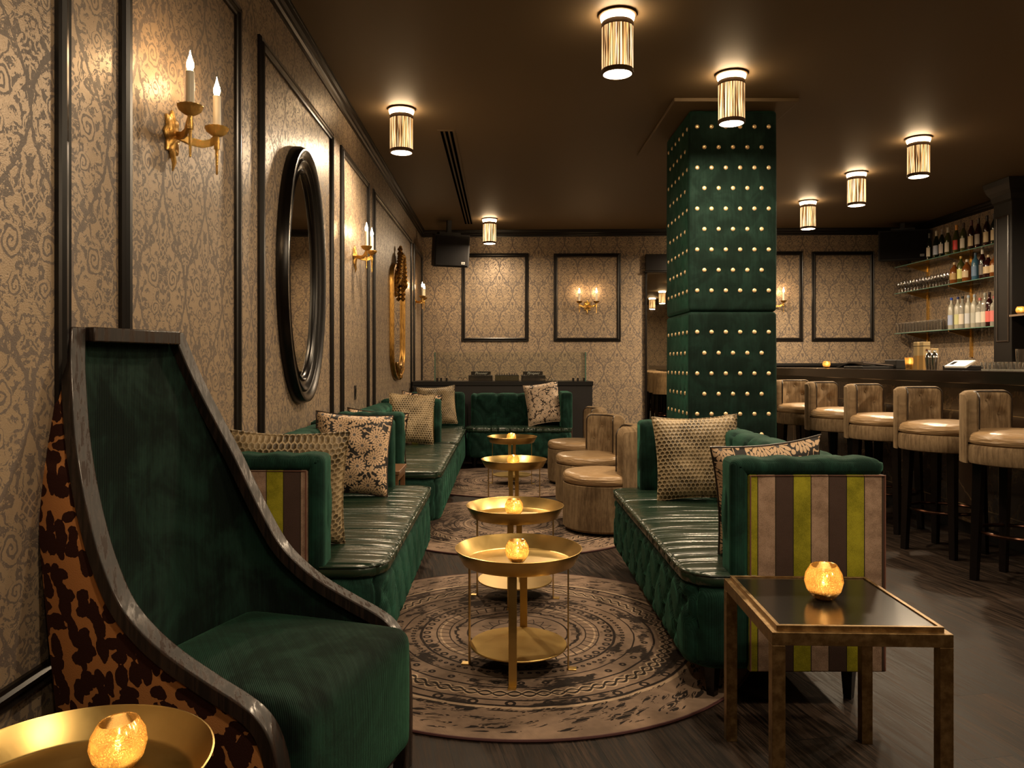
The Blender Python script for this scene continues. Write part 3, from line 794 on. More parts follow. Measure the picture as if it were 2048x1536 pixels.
# ------------------------------------------------------------------ votive candles
def votive(label, x, y, z, s=1.0, tilt=0.0, watts=.55):
    t = thing('votive_candle', label, 'candle holder', (x, y, z), random.random()*6, 'lit mercury glass candle holders')
    t.scale = (s, s, s)
    pr = [(.0001, .0), (.018, .0), (.030, .006), (.043, .024), (.049, .046), (.046, .066), (.036, .084), (.033, .089), (.0305, .088), (.0335, .082), (.043, .065), (.046, .046), (.0405, .026), (.028, .010), (.0001, .006)]
    g = G().lathe(pr, 40)
    if tilt: g.v = [(v[0], v[1], v[2]+v[0]*tilt*max(0, v[2]-.03)*12) for v in g.v]
    build('glass_cup', g, MERC, t)
    build('wax', G().lathe([(.0001, .012), (.024, .012), (.030, .020), (.030, .030), (.0001, .029)], 20), WAX, t)
    build('flame', G().lathe([(.0001, .032), (.004, .036), (.0055, .043), (.0035, .052), (.0004, .062)], 10), FLAME, t)
    l = bpy.data.lights.new('candle_glow', 'POINT'); l.energy = watts; l.color = (1, .68, .34); l.shadow_soft_size = .012
    lo = bpy.data.objects.new('candle_glow', l); COL.objects.link(lo); lo.parent = t; lo.location = (0, 0, .055)
    return t
votive('lit gold mercury glass candle on the near left corner tray table', -.764, 1.54, .443, 1.1, .10)
for (px, d, lb), nm in zip(TT, ('nearest', 'second', 'third', 'farthest')):
    votive('lit gold mercury glass candle on the %s round brass tray table' % nm, PX(px, d)-.006, d-.02, .443)

# ------------------------------------------------------------------ square side table
st = thing('square_side_table', 'square brass framed side table with black top beside the striped sofa arm', 'side table', (.969, 2.325, 0), math.radians(-2.2), None)
SW, SD, SH = .2375, .262, .531
build('tabletop', G().bx(-SW+.028, SW-.028, -SD+.028, SD-.028, SH-.004, SH+.010), mat('smoked_black_top', col=(.010, .009, .007), rough=.20, spec=.5), st, smooth=False)
sq = [(0, 0), (0, .015), (.011, .015), (.011, 0)]
build('top_rim', frame_loop(lambda a, b, o: Vector((a, b, SH-.001+o)), -SW+.016, SW-.016, -SD+.016, SD-.016, sq), ABRASS, st, smooth=False, bevel=.001)
build('apron', frame_loop(lambda a, b, o: Vector((a, b, SH-.035+o)), -SW, SW, -SD, SD, [(0, 0), (0, .035), (.035, .035), (.035, 0)]), ABRASS, st, smooth=False, bevel=.0012)
for sx in (-1, 1):
    for sy in (-1, 1):
        build('leg', G().bx(sx*SW, sx*(SW-.035), sy*SD, sy*(SD-.035), 0, SH-.0352), ABRASS, st, smooth=False, bevel=.0012)
votive('lit gold crackled glass candle on the square black side table', .968, 2.335, SH+.0105, 1.14, .12)

# ------------------------------------------------------------------ sofas
def tuft(axis_pts, depth, width):
    def f(a, z):
        v = 0
        for q, zz in axis_pts:
            d2 = (a-q)**2+(z-zz)**2
            if d2 < width*width*9: v += depth*math.exp(-d2/(width*width))
        return v
    return f
def fold(p, q, a, z, wd):
    # distance to the segment between two buttons
    ax, az = q[0]-p[0], q[1]-p[1]; L2 = ax*ax+az*az
    t_ = max(0, min(1, ((a-p[0])*ax+(z-p[1])*az)/L2)); dx, dz = a-p[0]-ax*t_, z-p[1]-az*t_
    return math.exp(-(dx*dx+dz*dz)/(wd*wd))
def sofa(label, x0, sgn, y0, y1, off, near_arm=True, far_arm=True, D=.72, zs=.485, zb=.895, group='green velvet and leather sofas'):
    t = thing('sofa', label, 'sofa', (x0, y0, 0), 0, group)
    L = y1-y0; X = lambda u: sgn*u
    # tufted base
    n = max(3, int(L/.21)); st_ = L/n
    pts = [((i+.5)*st_, .36) for i in range(n)]+[(i*st_, .22) for i in range(1, n)]
    seg = []
    for i in range(n):
        a = ((i+.5)*st_, .36)
        for b in ((i*st_, .22), ((i+1)*st_, .22), (i*st_, .46), ((i+1)*st_, .46)): seg.append((a, b))
    for i in range(1, n):
        for b in (((i+.5)*st_, .11), ((i-.5)*st_, .11)): seg.append(((i*st_, .22), b))
    tf = tuft(pts, .028, .028)
    def disp(w_, n_):
        if n_.x*sgn < -.5 and abs(n_.z) < .7:
            v = tf(w_.y, w_.z)
            for p, q in seg:
                if abs(w_.y-(p[1-1]+q[0])/2) < st_: v = max(v, .017*fold(p, q, w_.y, w_.z, .013))
            return v-.006
        return 0
    u0, u1 = .008, D-.03
    RC = .13
    def corner(w_):
        a = w_.x*sgn; b = w_.y if w_.y < L/2 else L-w_.y
        if a < RC and b < RC:
            p, q = RC-a, RC-b; m = max(p, q); l_ = math.hypot(p, q)
            if l_ > 1e-6: p, q = p*m/l_, q*m/l_
            return Vector((sgn*(RC-p), (RC-q) if w_.y < L/2 else L-(RC-q), w_.z))
        return w_
    build('base', G().rbox(min(X(u0), X(u1)), max(X(u0), X(u1)), .006, L-.006, .13, zs-.038, .05, .019, disp, None, corner), GREEN, t, ang=80)
    # leather seat
    def puff(p, n_, h):
        ex = max(0, 1-(abs(p.x)/h.x)**4)*max(0, 1-(abs(p.y)/h.y)**8)
        return Vector((0, 0, .010*ex if n_.z > .3 else 0))
    u1s = D-.12
    build('seat', G().rbox(min(X(0), X(u1s)), max(X(0), X(u1s)), 0, L, zs-.05, zs, .022, .022, None, puff, corner), GLEATH, t, ang=80)
    ph = [corner(Vector((X(.25-.25*i/20), .0, zs-.004))) for i in range(21)]+[corner(Vector((0, L*i/60, zs-.004))) for i in range(1, 60)]+[corner(Vector((X(.25*i/20), L, zs-.004))) for i in range(21)]
    build('seat_piping', G().tube(ph, .0045, 6), GLEATH, t)
    # back
    nb = max(3, int(L/.24)); sb_ = L/nb
    bp = [((i+.5)*sb_, .76) for i in range(nb)]+[(i*sb_, .62) for i in range(1, nb)]
    tb = tuft(bp, .034, .030); ttop = tuft([(i*sb_, 0) for i in range(1, nb)], .018, .03)
    def dispb(w_, n_):
        v = 0
        if n_.x*sgn < -.3:
            v = tb(w_.y, w_.z)
            for i in range(nb):
                for b in ((i*sb_, .62), ((i+1)*sb_, .62)): v = max(v, .019*fold(((i+.5)*sb_, .76), b, w_.y, w_.z, .013))
                v = max(v, .019*fold(((i+.5)*sb_, .76), ((i+.5)*sb_, .9), w_.y, w_.z, .013))
        if n_.z > .5: v += .011*max(0, math.cos((w_.y/sb_)*2*PI-PI))**2
        return v
    build('backrest', G().rbox(min(X(D-.16), X(D)), max(X(D-.16), X(D)), .05, L-.05, .40, zb-.012, .045, .017, dispb), GREEN, t, ang=80)
    g = G().lathe([(.0001, .006), (.008, .005), (.011, .001), (.011, -.004)], 12)
    bpz = None
    for (a, z) in bp:
        if bpz is None: bpz = build('back_button', g, GREEN, t); o = bpz
        else: o = bpz.copy(); COL.objects.link(o); o.parent = t
        o.location = (X(D-.16+.030), a, z); o.rotation_euler = (0, -sgn*PI/2, 0)
    # arms: padded velvet with a striped outer panel
    for s_, on in ((0, near_arm), (1, far_arm)):
        if not on: continue
        Y = (lambda q: q) if s_ == 0 else (lambda q: L-q)
        def disa(w_, n_):
            v = 0
            if abs(n_.y) > .5 or n_.z > .5:
                for q in (.30, .52): v += .014*math.exp(-((abs(w_.x)-q)**2+(w_.z-.72)**2)/.0012)
            if n_.z > .4: v += .010*math.cos((abs(w_.x)-off)/(D-off)*2*PI*2)**2*.8
            if -sgn*n_.x > .5: v += .006*math.cos((w_.z-.5)/.4*2*PI)
            return v
        g = G()
        a0, a1 = X(off), X(D)
        g.rbox(min(a0, a1), max(a0, a1), min(Y(.026), Y(.135)), max(Y(.026), Y(.135)), zs-.02, zb+.012, .04, .022, disa)
        b0, b1 = X(off+.072), X(D)
        g.rbox(min(a0, a1), max(a0, a1), min(Y(-.004), Y(.13)), max(Y(-.004), Y(.13)), zb-.052, zb+.014, .03, .022, disa)
        g.rbox(min(a0, X(off+.066)), max(a0, X(off+.066)), min(Y(-.004), Y(.13)), max(Y(-.004), Y(.13)), zs-.025, zb+.010, .028, .022)
        arm = build('armrest', g, GREEN, t, ang=80)
        p = build('striped_panel', G().rbox(min(b0-sgn*.006, b1), max(b0-sgn*.006, b1), min(Y(-.002), Y(.03)), max(Y(-.002), Y(.03)), .135, zb-.048, .006, .3), STRIPE, t)
        px_ = X(off+.069)
        p2 = build('panel_piping', G().tube([(X(off+.07), Y(-.002), .14), (X(off+.07), Y(-.003), zb-.050), (X(D-.004), Y(-.003), zb-.050), (X(D-.004), Y(-.002), .14)], .0035, 6), mat('rose_piping', col=(.16, .07, .05), rough=.5), t)
    for u in (.12, D-.09):
        for q in (.10, L-.10):
            build('leg', G().lathe([(.0001, 0), (.020, 0), (.032, .14), (.0001, .14)], 4, (X(u), q, 0)), DARKW, t, smooth=False)
    return t
STR_OFF[0] = 0
sofa('green leather sofa on the right with a yellow striped velvet end panel facing the camera', .665, 1, 2.80, 4.77, .16)
sofa('green leather sofa against the left wall directly behind the high-back chair', -.44, -1, 2.92, 4.87, .23, D=.74)
sofa('green leather sofa against the left wall, second from the camera', -.43, -1, 5.44, 7.42, .27, far_arm=False, D=.75)
sofa('corner end of the left wall seating, beside the back sofa', -.43, -1, 7.50, 9.12, .17, far_arm=False, D=.75)
# back sofa facing the camera (built like the others, turned a quarter)
bs = sofa('green sofa across the back facing the camera in front of the DJ booth', 0, 1, 0, 1.27, .10, near_arm=True, far_arm=False, D=.62)
bs.rotation_euler = (0, 0, PI/2); bs.location = (.83, 9.12, 0)
g = G()
g.rbox(-.345, .345, -.07, .07, .10, .895, .045, .024, lambda w_, n_: (.03*math.exp(-((w_.x-.16)**2+(w_.z-.72)**2)/.0025) if n_.y < -.4 else 0)+(.008*math.exp(-(abs(abs(w_.x-.16)-abs(w_.z-.72))**2)/.0003) if n_.y < -.4 and w_.z > .5 else 0))
ce = thing('corner_backrest', 'narrow buttoned green velvet corner back left of the back sofa', 'sofa back', (-.815, 9.64, 0))
build('padding', g, GREEN, ce, ang=80)
build('base', G().rbox(-.345, .345, -.49, -.07, .12, .485, .02, .1), GLEATH, ce)
build('button', G().lathe([(.0001, .006), (.010, .004), (.012, -.004)], 12), GREEN, ce, loc=(.16, -.047, .72)).rotation_euler = (PI/2, 0, 0)

# little wooden table between the two near left sofas
lt = thing('small_wood_table', 'small reddish wooden table in the gap between the two near left sofas', 'side table', (-.88, 5.15, 0))
WARMW = mat('reddish_wood', lambda: {'Base Color': mixc(nz(None, 20, 3), (.10, .045, .02), (.22, .11, .05))}, rough=.3)
build('tabletop', G().bx(-.22, .22, -.19, .19, .535, .56), WARMW, lt, smooth=False, bevel=.003)
build('apron', frame_loop(lambda a, b, o: Vector((a, b, .495+o)), -.21, .21, -.18, .18, [(0, 0), (0, .039), (.02, .039), (.02, 0)]), WARMW, lt, smooth=False)
for sx in (-1, 1):
    for sy in (-1, 1): build('leg', G().bx(sx*.21, sx*.18, sy*.18, sy*.15, 0, .494), WARMW, lt, smooth=False)

# ------------------------------------------------------------------ cushions
def cushion(label, kind, x, y, zb_, w_, h_, rz, tilt, roll=0.0, th=.075):
    t = thing('cushion', label, 'cushion', (x, y, zb_+h_/2), 0, 'scatter cushions')
    t.rotation_mode = 'XYZ'
    Rm = Matrix.Rotation(rz, 3, 'Z') @ Matrix.Rotation(tilt, 3, 'X') @ Matrix.Rotation(roll, 3, 'Y')
    t.rotation_euler = Rm.to_euler()
    n = 27; sd = random.random()*50
    def pt(u, v, s_):
        a, b = 2*u-1, 2*v-1
        xx = a*w_/2*(1-.075*(1-b*b)); zz = b*h_/2*(1-.075*(1-a*a))
        e = max(0, (1-a**4)*(1-b**4))
        wr = noise.noise(Vector((a*2.2+sd, b*2.2, s_*3)))*.012
        return Vector((xx, s_*(th*e**.55+wr*e)+.012*math.sin(a*2+sd)*b, zz))
    g = G(); g.grid(lambda u, v: pt(u, v, -1), n, n); g.grid(lambda u, v: pt(u, v, 1), n, n)
    m = {'hex': HEX, 'floral': FLORAL, 'ivory': FLORALW}[kind]
    build('cover', g, m, t, ang=80)
    ed = [pt(i/(n-1), 0, 1) for i in range(n)]+[pt(1, i/(n-1), 1) for i in range(1, n)]+[pt(1-i/(n-1), 1, 1) for i in range(1, n)]+[pt(0, 1-i/(n-1), 1) for i in range(1, n-1)]
    build('piping', G().tube(ed, .0045, 6, True), {'hex': HEX, 'floral': PIPE, 'ivory': FLORALW}[kind], t)
    # stand it on the seat: lowest corner at zb_
    lo = min((Rm @ Vector(q)).z for q in g.v); t.location.z = zb_-lo
    return t
ZS_ = .492
cushion('gold honeycomb cushion on the right sofa', 'hex', 1.085, 4.32, ZS_, .47, .47, math.radians(-4), math.radians(-14), math.radians(-2))
cushion('black and pink floral cushion tucked behind the striped arm of the right sofa', 'floral', 1.045, 3.05, ZS_, .43, .44, math.radians(4), math.radians(11), math.radians(-7))
cushion('beige honeycomb cushion leaning on the near arm of the left sofa behind the high-back chair', 'hex', -.875, 3.17, ZS_, .47, .49, math.radians(8), math.radians(15), math.radians(3), th=.09)
cushion('large black and cream floral cushion on the near left sofa', 'floral', -.86, 4.42, ZS_, .44, .47, math.radians(8), math.radians(-12), math.radians(4))
cushion('dark floral cushion behind the arm of the second left sofa', 'floral', -.93, 5.76, ZS_, .46, .40, math.radians(-10), math.radians(14), math.radians(6))
cushion('honeycomb cushion at the far end of the second left sofa', 'hex', -.85, 7.22, ZS_, .43, .47, math.radians(10), math.radians(-10), math.radians(3))
cushion('dark floral cushion peeking out behind the honeycomb cushion of the second left sofa', 'floral', -.82, 7.83, ZS_, .42, .46, math.radians(-10), math.radians(12), math.radians(5))
cushion('pale honeycomb cushion in the back left corner of the seating', 'hex', -.79, 9.36, ZS_, .46, .47, math.radians(6), math.radians(-10), math.radians(-4))
cushion('ivory floral cushion on the right side of the back sofa', 'ivory', .49, 9.38, ZS_, .42, .50, math.radians(-6), math.radians(-10), math.radians(-9))

# ------------------------------------------------------------------ high-back chair in the foreground
ang = math.atan2(-.31, .95)
hb = thing('high_back_chair', 'high-back green velvet chair with dark wood rim and leaf-patterned sides in the left foreground', 'armchair', (-.385, 2.09, 0), ang)
# local: +x forward, y lateral; u = distance behind the front
RIM = [(.762, 1.352, .215), (.735, 1.25, .243), (.700, 1.15, .270), (.660, 1.05, .298), (.615, .95, .322), (.570, .85, .338), (.522, .755, .349), (.462, .662, .355),
       (.392, .600, .357), (.310, .550, .357), (.200, .502, .358), (.125, .472, .358), (.075, .445, .357), (.040, .405, .355), (.018, .345, .352), (.006, .26, .348), (.002, .15, .344), (.002, 0, .340)]
def rimpt(t_):
    t_ = max(0, min(.99999, t_))*(len(RIM)-1); i = int(t_); f = t_-i
    p0, p1, p2, p3 = RIM[max(0, i-1)], RIM[i], RIM[min(len(RIM)-1, i+1)], RIM[min(len(RIM)-1, i+2)]
    return tuple(.5*((2*p1[k])+(-p0[k]+p2[k])*f+(2*p0[k]-5*p1[k]+4*p2[k]-p3[k])*f*f+(-p0[k]+3*p1[k]-3*p2[k]+p3[k])*f**3) for k in range(3))
NR = 90
rp = [rimpt(i/(NR-1)) for i in range(NR)]
for s_ in (-1, 1):
    rings = []
    for i, (u, z_, hw) in enumerate(rp):
        a = rp[max(0, i-1)]; b = rp[min(NR-1, i+1)]
        d_ = Vector((-(b[0]-a[0]), 0, b[1]-a[1])).normalized()   # along the rim (x forward)
        n_ = Vector((-d_.z, 0, d_.x))                              # towards front/top
        if n_.x < 0 and n_.z < 0: n_ = -n_
        n_ = Vector((abs(n_.x), 0, abs(n_.z)))
        c = Vector((-u, 0, z_)); w0, w1 = hw-.046, hw+.004
        if i > NR*.86: th_ = .045
        else: th_ = .040
        rings.append([c+Vector((0, s_*w0, 0)), c+Vector((0, s_*w1, 0)), c-n_*th_+Vector((0, s_*w1, 0)), c-n_*th_+Vector((0, s_*w0, 0))])
    build('wood_rim', G().loft(rings), WOOD, hb, bevel=.004, ang=40)
top = RIM[0]
build('top_rail', G().bx(-top[0]-.020, -top[0]+.028, -.171, .171, top[1]-.042, top[1]), WOOD, hb, bevel=.004)
# side panels and outer back
ZB0 = .09
def side_base(u, z_):
    # point of the outer panel opposite a rim point
    zz = max(ZB0, z_-.62) if u < .70 else z_
    return zz
rear = lambda z_: .610+.205*min(1, max(0, (z_-.1)/1.25))**.8
for s_ in (-1, 1):
    def fn(a, b):
        i = a*.80*(NR-1); k = int(i); u, z_, hw = rp[k]
        hw = hw-.004
        # slide from the rim towards the rear lower corner region
        ub = rear(z_) if z_ > .75 else rear(.1)+(u-.50)*(1.0 if u < .50 else 0)
        if z_ > .80: tu, tz = rear(z_), z_-.02
        else:
            q = (.80-z_)/.40; q = min(1, max(0, q))
            tu, tz = rear(.8)*(1-q)+(u)*q, (.78)*(1-q)+ZB0*q
            if q < 1: tz = .78*(1-q)**2+ZB0*(1-(1-q)**2); tu = rear(tz)*(1-q)+u*q if q > .5 else rear(tz)
        uu = u+.012; zz = z_-.034
        if z_ < .45: uu = u+.006
        uu = uu*(1-b)+tu*b; zz = zz*(1-b)+tz*b
        return Vector((-uu, s_*(hw+.006*math.sin(PI*b)), zz))
    g = G(); g.grid(fn, 80, 16)
    build('leaf_fabric_side', g, LEAF, hb, ang=80, label='brown leaf cut-velvet side panel')
def fback(a, b):
    z_ = ZB0+(1.325-ZB0)*a
    hw = .345 if z_ < .66 else .345+(.205-.345)*((z_-.66)/.69)**1.15
    return Vector((-rear(z_)-.012*math.sin(PI*b), (2*b-1)*(hw+.0), z_))
build('leaf_fabric_back', G().grid(fback, 30, 12), LEAF, hb, ang=80)
# concave inner back
def rim_u(z_):
    for i in range(NR-1):
        if rp[i][1] >= z_ >= rp[i+1][1]:
            f = (rp[i][1]-z_)/max(1e-6, rp[i][1]-rp[i+1][1]); return rp[i][0]+(rp[i+1][0]-rp[i][0])*f, rp[i][2]+(rp[i+1][2]-rp[i][2])*f
    return rp[-1][0], rp[-1][2]
def finner(a, b):
    z_ = .40+(1.318-.40)*a
    u, hw = rim_u(z_+.012); hw -= .030; u += .022
    ub = min(max(u+.02, rear(z_)-.045), rear(z_)-.02)
    v = 2*b-1; e = 2.0+2.2*(1-a)
    q = (1-abs(v)**e)**(1/e) if abs(v) < 1 else 0
    return Vector((-(u+(ub-u)*q*.96), v*hw, z_))
def fin2(a, b):   # cosine spacing for the sides
    v = -math.cos(PI*b); return finner(a, (v+1)/2)
build('inner_back', G().grid(fin2, 60, 49), GREENC, hb, ang=80)
# seat
def sdisp(w_, n_): return 0
def spuff(p, n_, h):
    e = max(0, 1-(abs(p.x)/h.x)**3)*max(0, 1-(abs(p.y)/h.y)**3)
    f = .018*e if n_.z > .2 else 0
    fx = .012*max(0, 1-(p.y/h.y)**2)*max(0, 1-(p.z/h.z)**2) if n_.x > .3 else 0
    return Vector((fx, 0, f))
build('seat', G().rbox(-.58, .018, -.308, .308, .075, .445, .045, .022, None, spuff), GREENC, hb, ang=80)
build('seat_underframe', G().bx(-.58, -.02, -.29, .29, .05, .085), DARKW, hb, smooth=False)
for s_ in (-1, 1): build('rear_leg', G().bx(-.62, -.57, s_*.27, s_*.32, 0, .14), WOOD, hb, smooth=False)

# ------------------------------------------------------------------ barrel chairs and bar stools
def arcback(g, r0, r1, z0, z1, half, rc=.05, taper=0.0, n=44, dips=None):
    """curved slab centred on +x"""
    rings = []
    for i in range(n):
        q = i/(n-1); a = (2*q-1)*half; arc = (abs(2*q-1))*half*r1; end = half*r1-arc
        zt = z1-(rc-math.sqrt(max(0, rc*rc-(rc-end)**2)) if end < rc else 0)
        ri, ro = r0, r1
        w_ = min(1, end/.02)**.5*.5+.5
        mid = (r0+r1)/2; hr = (r1-r0)/2*w_
        pf = []
        m = 9
        for k in range(m):
            t_ = PI*k/(m-1); pf.append((mid-hr*math.cos(t_), zt-hr*.8+hr*.8*math.sin(t_)))
        nz_ = 20 if dips else 8
        right = [(mid+hr, zt-hr*.8-(zt-hr*.8-z0)*k/nz_) for k in range(1, nz_+1)]
        left = [(mid-hr, z0+(zt-hr*.8-z0)*k/nz_) for k in range(0, nz_)]
        ring = pf+right+left
        rg = []
        for j, (r_, z_) in enumerate(ring):
            if dips and j >= len(pf)+len(right): r_ = r_+dips(a*r0, z_)
            elif dips and j < 3: r_ = r_+dips(a*r0, z_)
            rg.append(Vector((r_*math.cos(a), r_*math.sin(a), z_)))
        rings.append(rg)
    g.loft(rings); return g
def arc_pipe(r_, z0, z1, half, rc, rad=.005):
    pts = []
    w = half*r_
    prof_ = [(-w, z0), (-w, (z0+z1)/2), (-w, z1-rc)]
    prof_ += [(-w+rc*(1-math.cos(t_)), z1-rc+rc*math.sin(t_)) for t_ in [PI/2*i/6 for i in range(1, 7)]]
    prof_ += [(-w+rc+(2*w-2*rc)*i/14, z1) for i in range(1, 14)]
    prof_ += [(w-rc+rc*math.sin(t_), z1-rc+rc*math.cos(t_)) for t_ in [PI/2*i/6 for i in range(0, 7)]]
    prof_ += [(w, (z0+z1)/2), (w, z0)]
    for s_, z_ in prof_: a = s_/r_; pts.append((r_*math.cos(a), r_*math.sin(a), z_))
    return G().tube(pts, rad, 6)
def make_barrel(label, x, y, rz):
    t = thing('barrel_chair', label, 'barrel chair', (x, y, 0), rz, 'tan barrel chairs')
    HALF = math.radians(60)
    build('plinth', G().lathe([(.0001, .011), (.255, .011), (.265, .035), (.0001, .035)], 48), DARKW, t)
    build('base', G().lathe([(.0001, .032), (.285, .034), (.302, .05), (.304, .2), (.302, .365), (.285, .372), (.0001, .372)], 64), TANV, t)
    def top(x_, y_): return 0
    build('seat', G().lathe([(.0001, .368), (.280, .368), (.300, .380), (.304, .405), (.300, .432), (.286, .446), (.25, .452), (.18, .458), (.09, .462), (.0001, .463)], 64), TANL, t, ang=80)
    pts = [(-.075, .68), (.075, .68), (0, .57), (-.15, .57), (.15, .57)]
    dips = lambda s_, z_: .020*sum(math.exp(-((s_-p[0])**2+(z_-p[1])**2)/.0009) for p in pts)
    g = arcback(G(), .205, .306, .36, .795, HALF, .06, dips=dips)
    build('backrest', g, TANV, t, ang=60)
    build('outer_shell', arcback(G(), .290, .309, .05, .765, HALF*.98, .03), TANV, t, ang=60)
    build('back_piping', arc_pipe(.213, .47, .782, HALF, .055), PIPE, t)
    g = G().lathe([(.0001, .006), (.008, .004), (.010, -.003)], 10)
    for (s_, z_) in pts:
        a = s_/.205; o = build('button', g, TANV, t, loc=(.223*math.cos(a), .223*math.sin(a), z_)); o.rotation_euler = (0, -PI/2, a)
    return t
make_barrel('nearest tan barrel chair with leather seat, left of the right sofa', .755, 5.80, math.radians(-12))
make_barrel('middle tan barrel chair showing its buttoned inner back', .775, 6.88, math.radians(32))
make_barrel('farthest tan barrel chair nearest the DJ booth', .775, 8.08, math.radians(6))

def make_stool(label, x, y, rz):
    t = thing('bar_stool', label, 'bar stool', (x, y, 0), rz, 'tan bar stools along the bar')
    HALF = math.radians(55)
    build('apron', G().lathe([(.0001, .678), (.268, .678), (.282, .684), (.288, .70), (.288, .775), (.280, .788), (.0001, .788)], 56, sx=1, sy=1), TANV, t)
    build('seat', G().lathe([(.0001, .786), (.262, .786), (.280, .798), (.284, .818), (.278, .842), (.262, .856), (.22, .864), (.14, .872), (.0001, .876)], 56), TANL, t, ang=80)
    pts = [(-.08, 1.03), (.08, 1.03), (0, .95), (-.15, .95), (.15, .95)]
    dips = lambda s_, z_: .020*sum(math.exp(-((s_-p[0])**2+(z_-p[1])**2)/.0008) for p in pts)
    build('backrest', arcback(G(), .222, .300, .80, 1.092, HALF, .05, dips=dips), TANV, t, ang=60)
    build('outer_shell', arcback(G(), .285, .302, .68, 1.075, HALF*.98, .03), TANV, t, ang=60)
    build('back_piping', arc_pipe(.228, .872, 1.085, HALF, .045, .0045), PIPE, t)
    g = G().lathe([(.0001, .006), (.008, .004), (.010, -.003)], 10)
    for (s_, z_) in pts:
        a = s_/.222; o = build('button', g, TANV, t, loc=(.240*math.cos(a), .240*math.sin(a), z_)); o.rotation_euler = (0, -PI/2, a)
    for sx in (-1, 1):
        for sy in (-1, 1):
            g = G()
            rr = []
            for (z_, o_, w_) in ((0, .168, .019), (.68, .150, .026)):
                rr.append([Vector((sx*o_+a*w_, sy*o_+b*w_, z_)) for a, b in ((-1, -1), (1, -1), (1, 1), (-1, 1))])
            build('leg', g.loft(rr), DARKW, t, smooth=False, bevel=.002)
    build('foot_ring', G().tube([(.212*math.cos(a), .212*math.sin(a), .285) for a in [2*PI*i/40 for i in range(40)]], .011, 8, True), mat('bronze_ring', col=(.09, .045, .03), rough=.22, metal=1), t)
    return t
ords = ['nearest bar stool, cut off by the right edge of the picture', 'second bar stool from the right edge', 'third bar stool from the right edge', 'fourth bar stool from the right edge', 'fifth bar stool from the right edge', 'sixth bar stool, mostly hidden by the green column']
s0 = make_stool('tan bar stool: '+ords[0], 2.955, 4.42, math.radians(122))
for k, (y, lb) in enumerate(zip((5.16, 5.90, 6.65, 7.38, 8.15), ords[1:])):
    dup(s0, (2.94-.012*k, y, 0), math.radians(122+(-4, 3, 8, -3, 2)[k]), 'tan bar stool: '+lb)

# ------------------------------------------------------------------ bar
bar = thing('bar_counter', 'long dark bar counter with polished top and marble tiled front on the right', 'bar counter', (0, 0, 0))
build('front_panel', G().bx(3.38, 3.46, 2.9, 9.9, .10, 1.113), BARF, bar, smooth=False)
build('plinth', G().bx(3.42, 3.46, 2.9, 9.9, 0, .10), BLACK, bar, smooth=False)
build('counter_top', G().bx(3.15, 3.95, 2.85, 9.95, 1.113, 1.200), COUNT, bar, smooth=False, bevel=.006)
build('under_moulding', G().bx(3.32, 3.38, 2.9, 9.9, 1.07, 1.112), DARKW, bar, smooth=False)
build('inner_panel', G().bx(3.80, 3.88, 2.9, 9.9, 0, 1.112), BLACK, bar, smooth=False)
build('end_panel', G().bx(3.46, 3.80, 9.82, 9.9, 0, 1.112), BLACK, bar, smooth=False)
bc = thing('back_bar_cabinet', 'low black cabinet along the back wall behind the bar', 'cabinet', (0, 0, 0))
build('body', G().bx(2.95+.7, 5.90, 10.85, 11.24, 0, 1.215), GREYB, bc, smooth=False, bevel=.004)
build('worktop', G().bx(3.60, 5.92, 10.80, 11.24, 1.215, 1.255), BLACK, bc, smooth=False, bevel=.004)
sc2 = thing('service_counter', 'dark service counter under the bottle shelves', 'counter', (0, 0, 0))
build('body', G().bx(5.45, 5.92, 8.53, 10.78, 0, 1.02), GREYB, sc2, smooth=False)
build('worktop', G().bx(5.40, 5.93, 8.52, 10.78, 1.02, 1.06), BLACK, sc2, smooth=False)

# pilaster and dark niche cabinet at the right edge
pl = thing('dark_panelled_pilaster', 'dark panelled pilaster with a stepped cornice at the right edge', 'pilaster', (0, 0, 0))
PILM = mat('espresso_paint', col=(.005, .004, .0034), rough=.42, spec=.3)
build('shaft', G().bx(5.40, XR, 8.22, 8.52, 0, 3.02), PILM, pl, smooth=False, bevel=.004)
build('cornice', G().loft([[Vector((x_-.0, y_, z_)) for x_, y_ in ((5.40-o, 8.22-o), (XR, 8.22-o), (XR, 8.50+o), (5.40-o, 8.50+o))] for z_, o in ((2.98, .0), (3.0, .02), (3.06, .03), (3.10, .055), (3.16, .075), (3.215, .085))]), PILM, pl, smooth=False)
lp = lambda a, z, o: Vector((5.40-o, a, z))
build('panel_moulding', frame_loop(lp, 8.26, 8.47, 1.48, 2.84, [(0, 0), (0, .008), (.010, .014), (.018, .006), (.018, 0)]), mat('worn_moulding', col=(.03, .021, .015), rough=.3), pl, smooth=False)
nc = thing('dark_cabinet', 'dark tall cabinet at the right edge with a lit candle on its shelf', 'cabinet', (0, 0, 0))
build('back_panel', G().bx(5.80, 5.92, 6.9, 8.20, 0, 2.95), PILM, nc, smooth=False)
build('shelf', G().bx(5.36, 5.80, 6.9, 8.20, 1.745, 1.765), mat('dusty_shelf_edge', col=(.16, .11, .07), rough=.4), nc, smooth=False)
build('pale_panel', G().bx(5.775, 5.80, 7.75, 8.05, 1.95, 2.95), mat('slate_panel', col=(.035, .035, .04), rough=.35), nc, smooth=False)

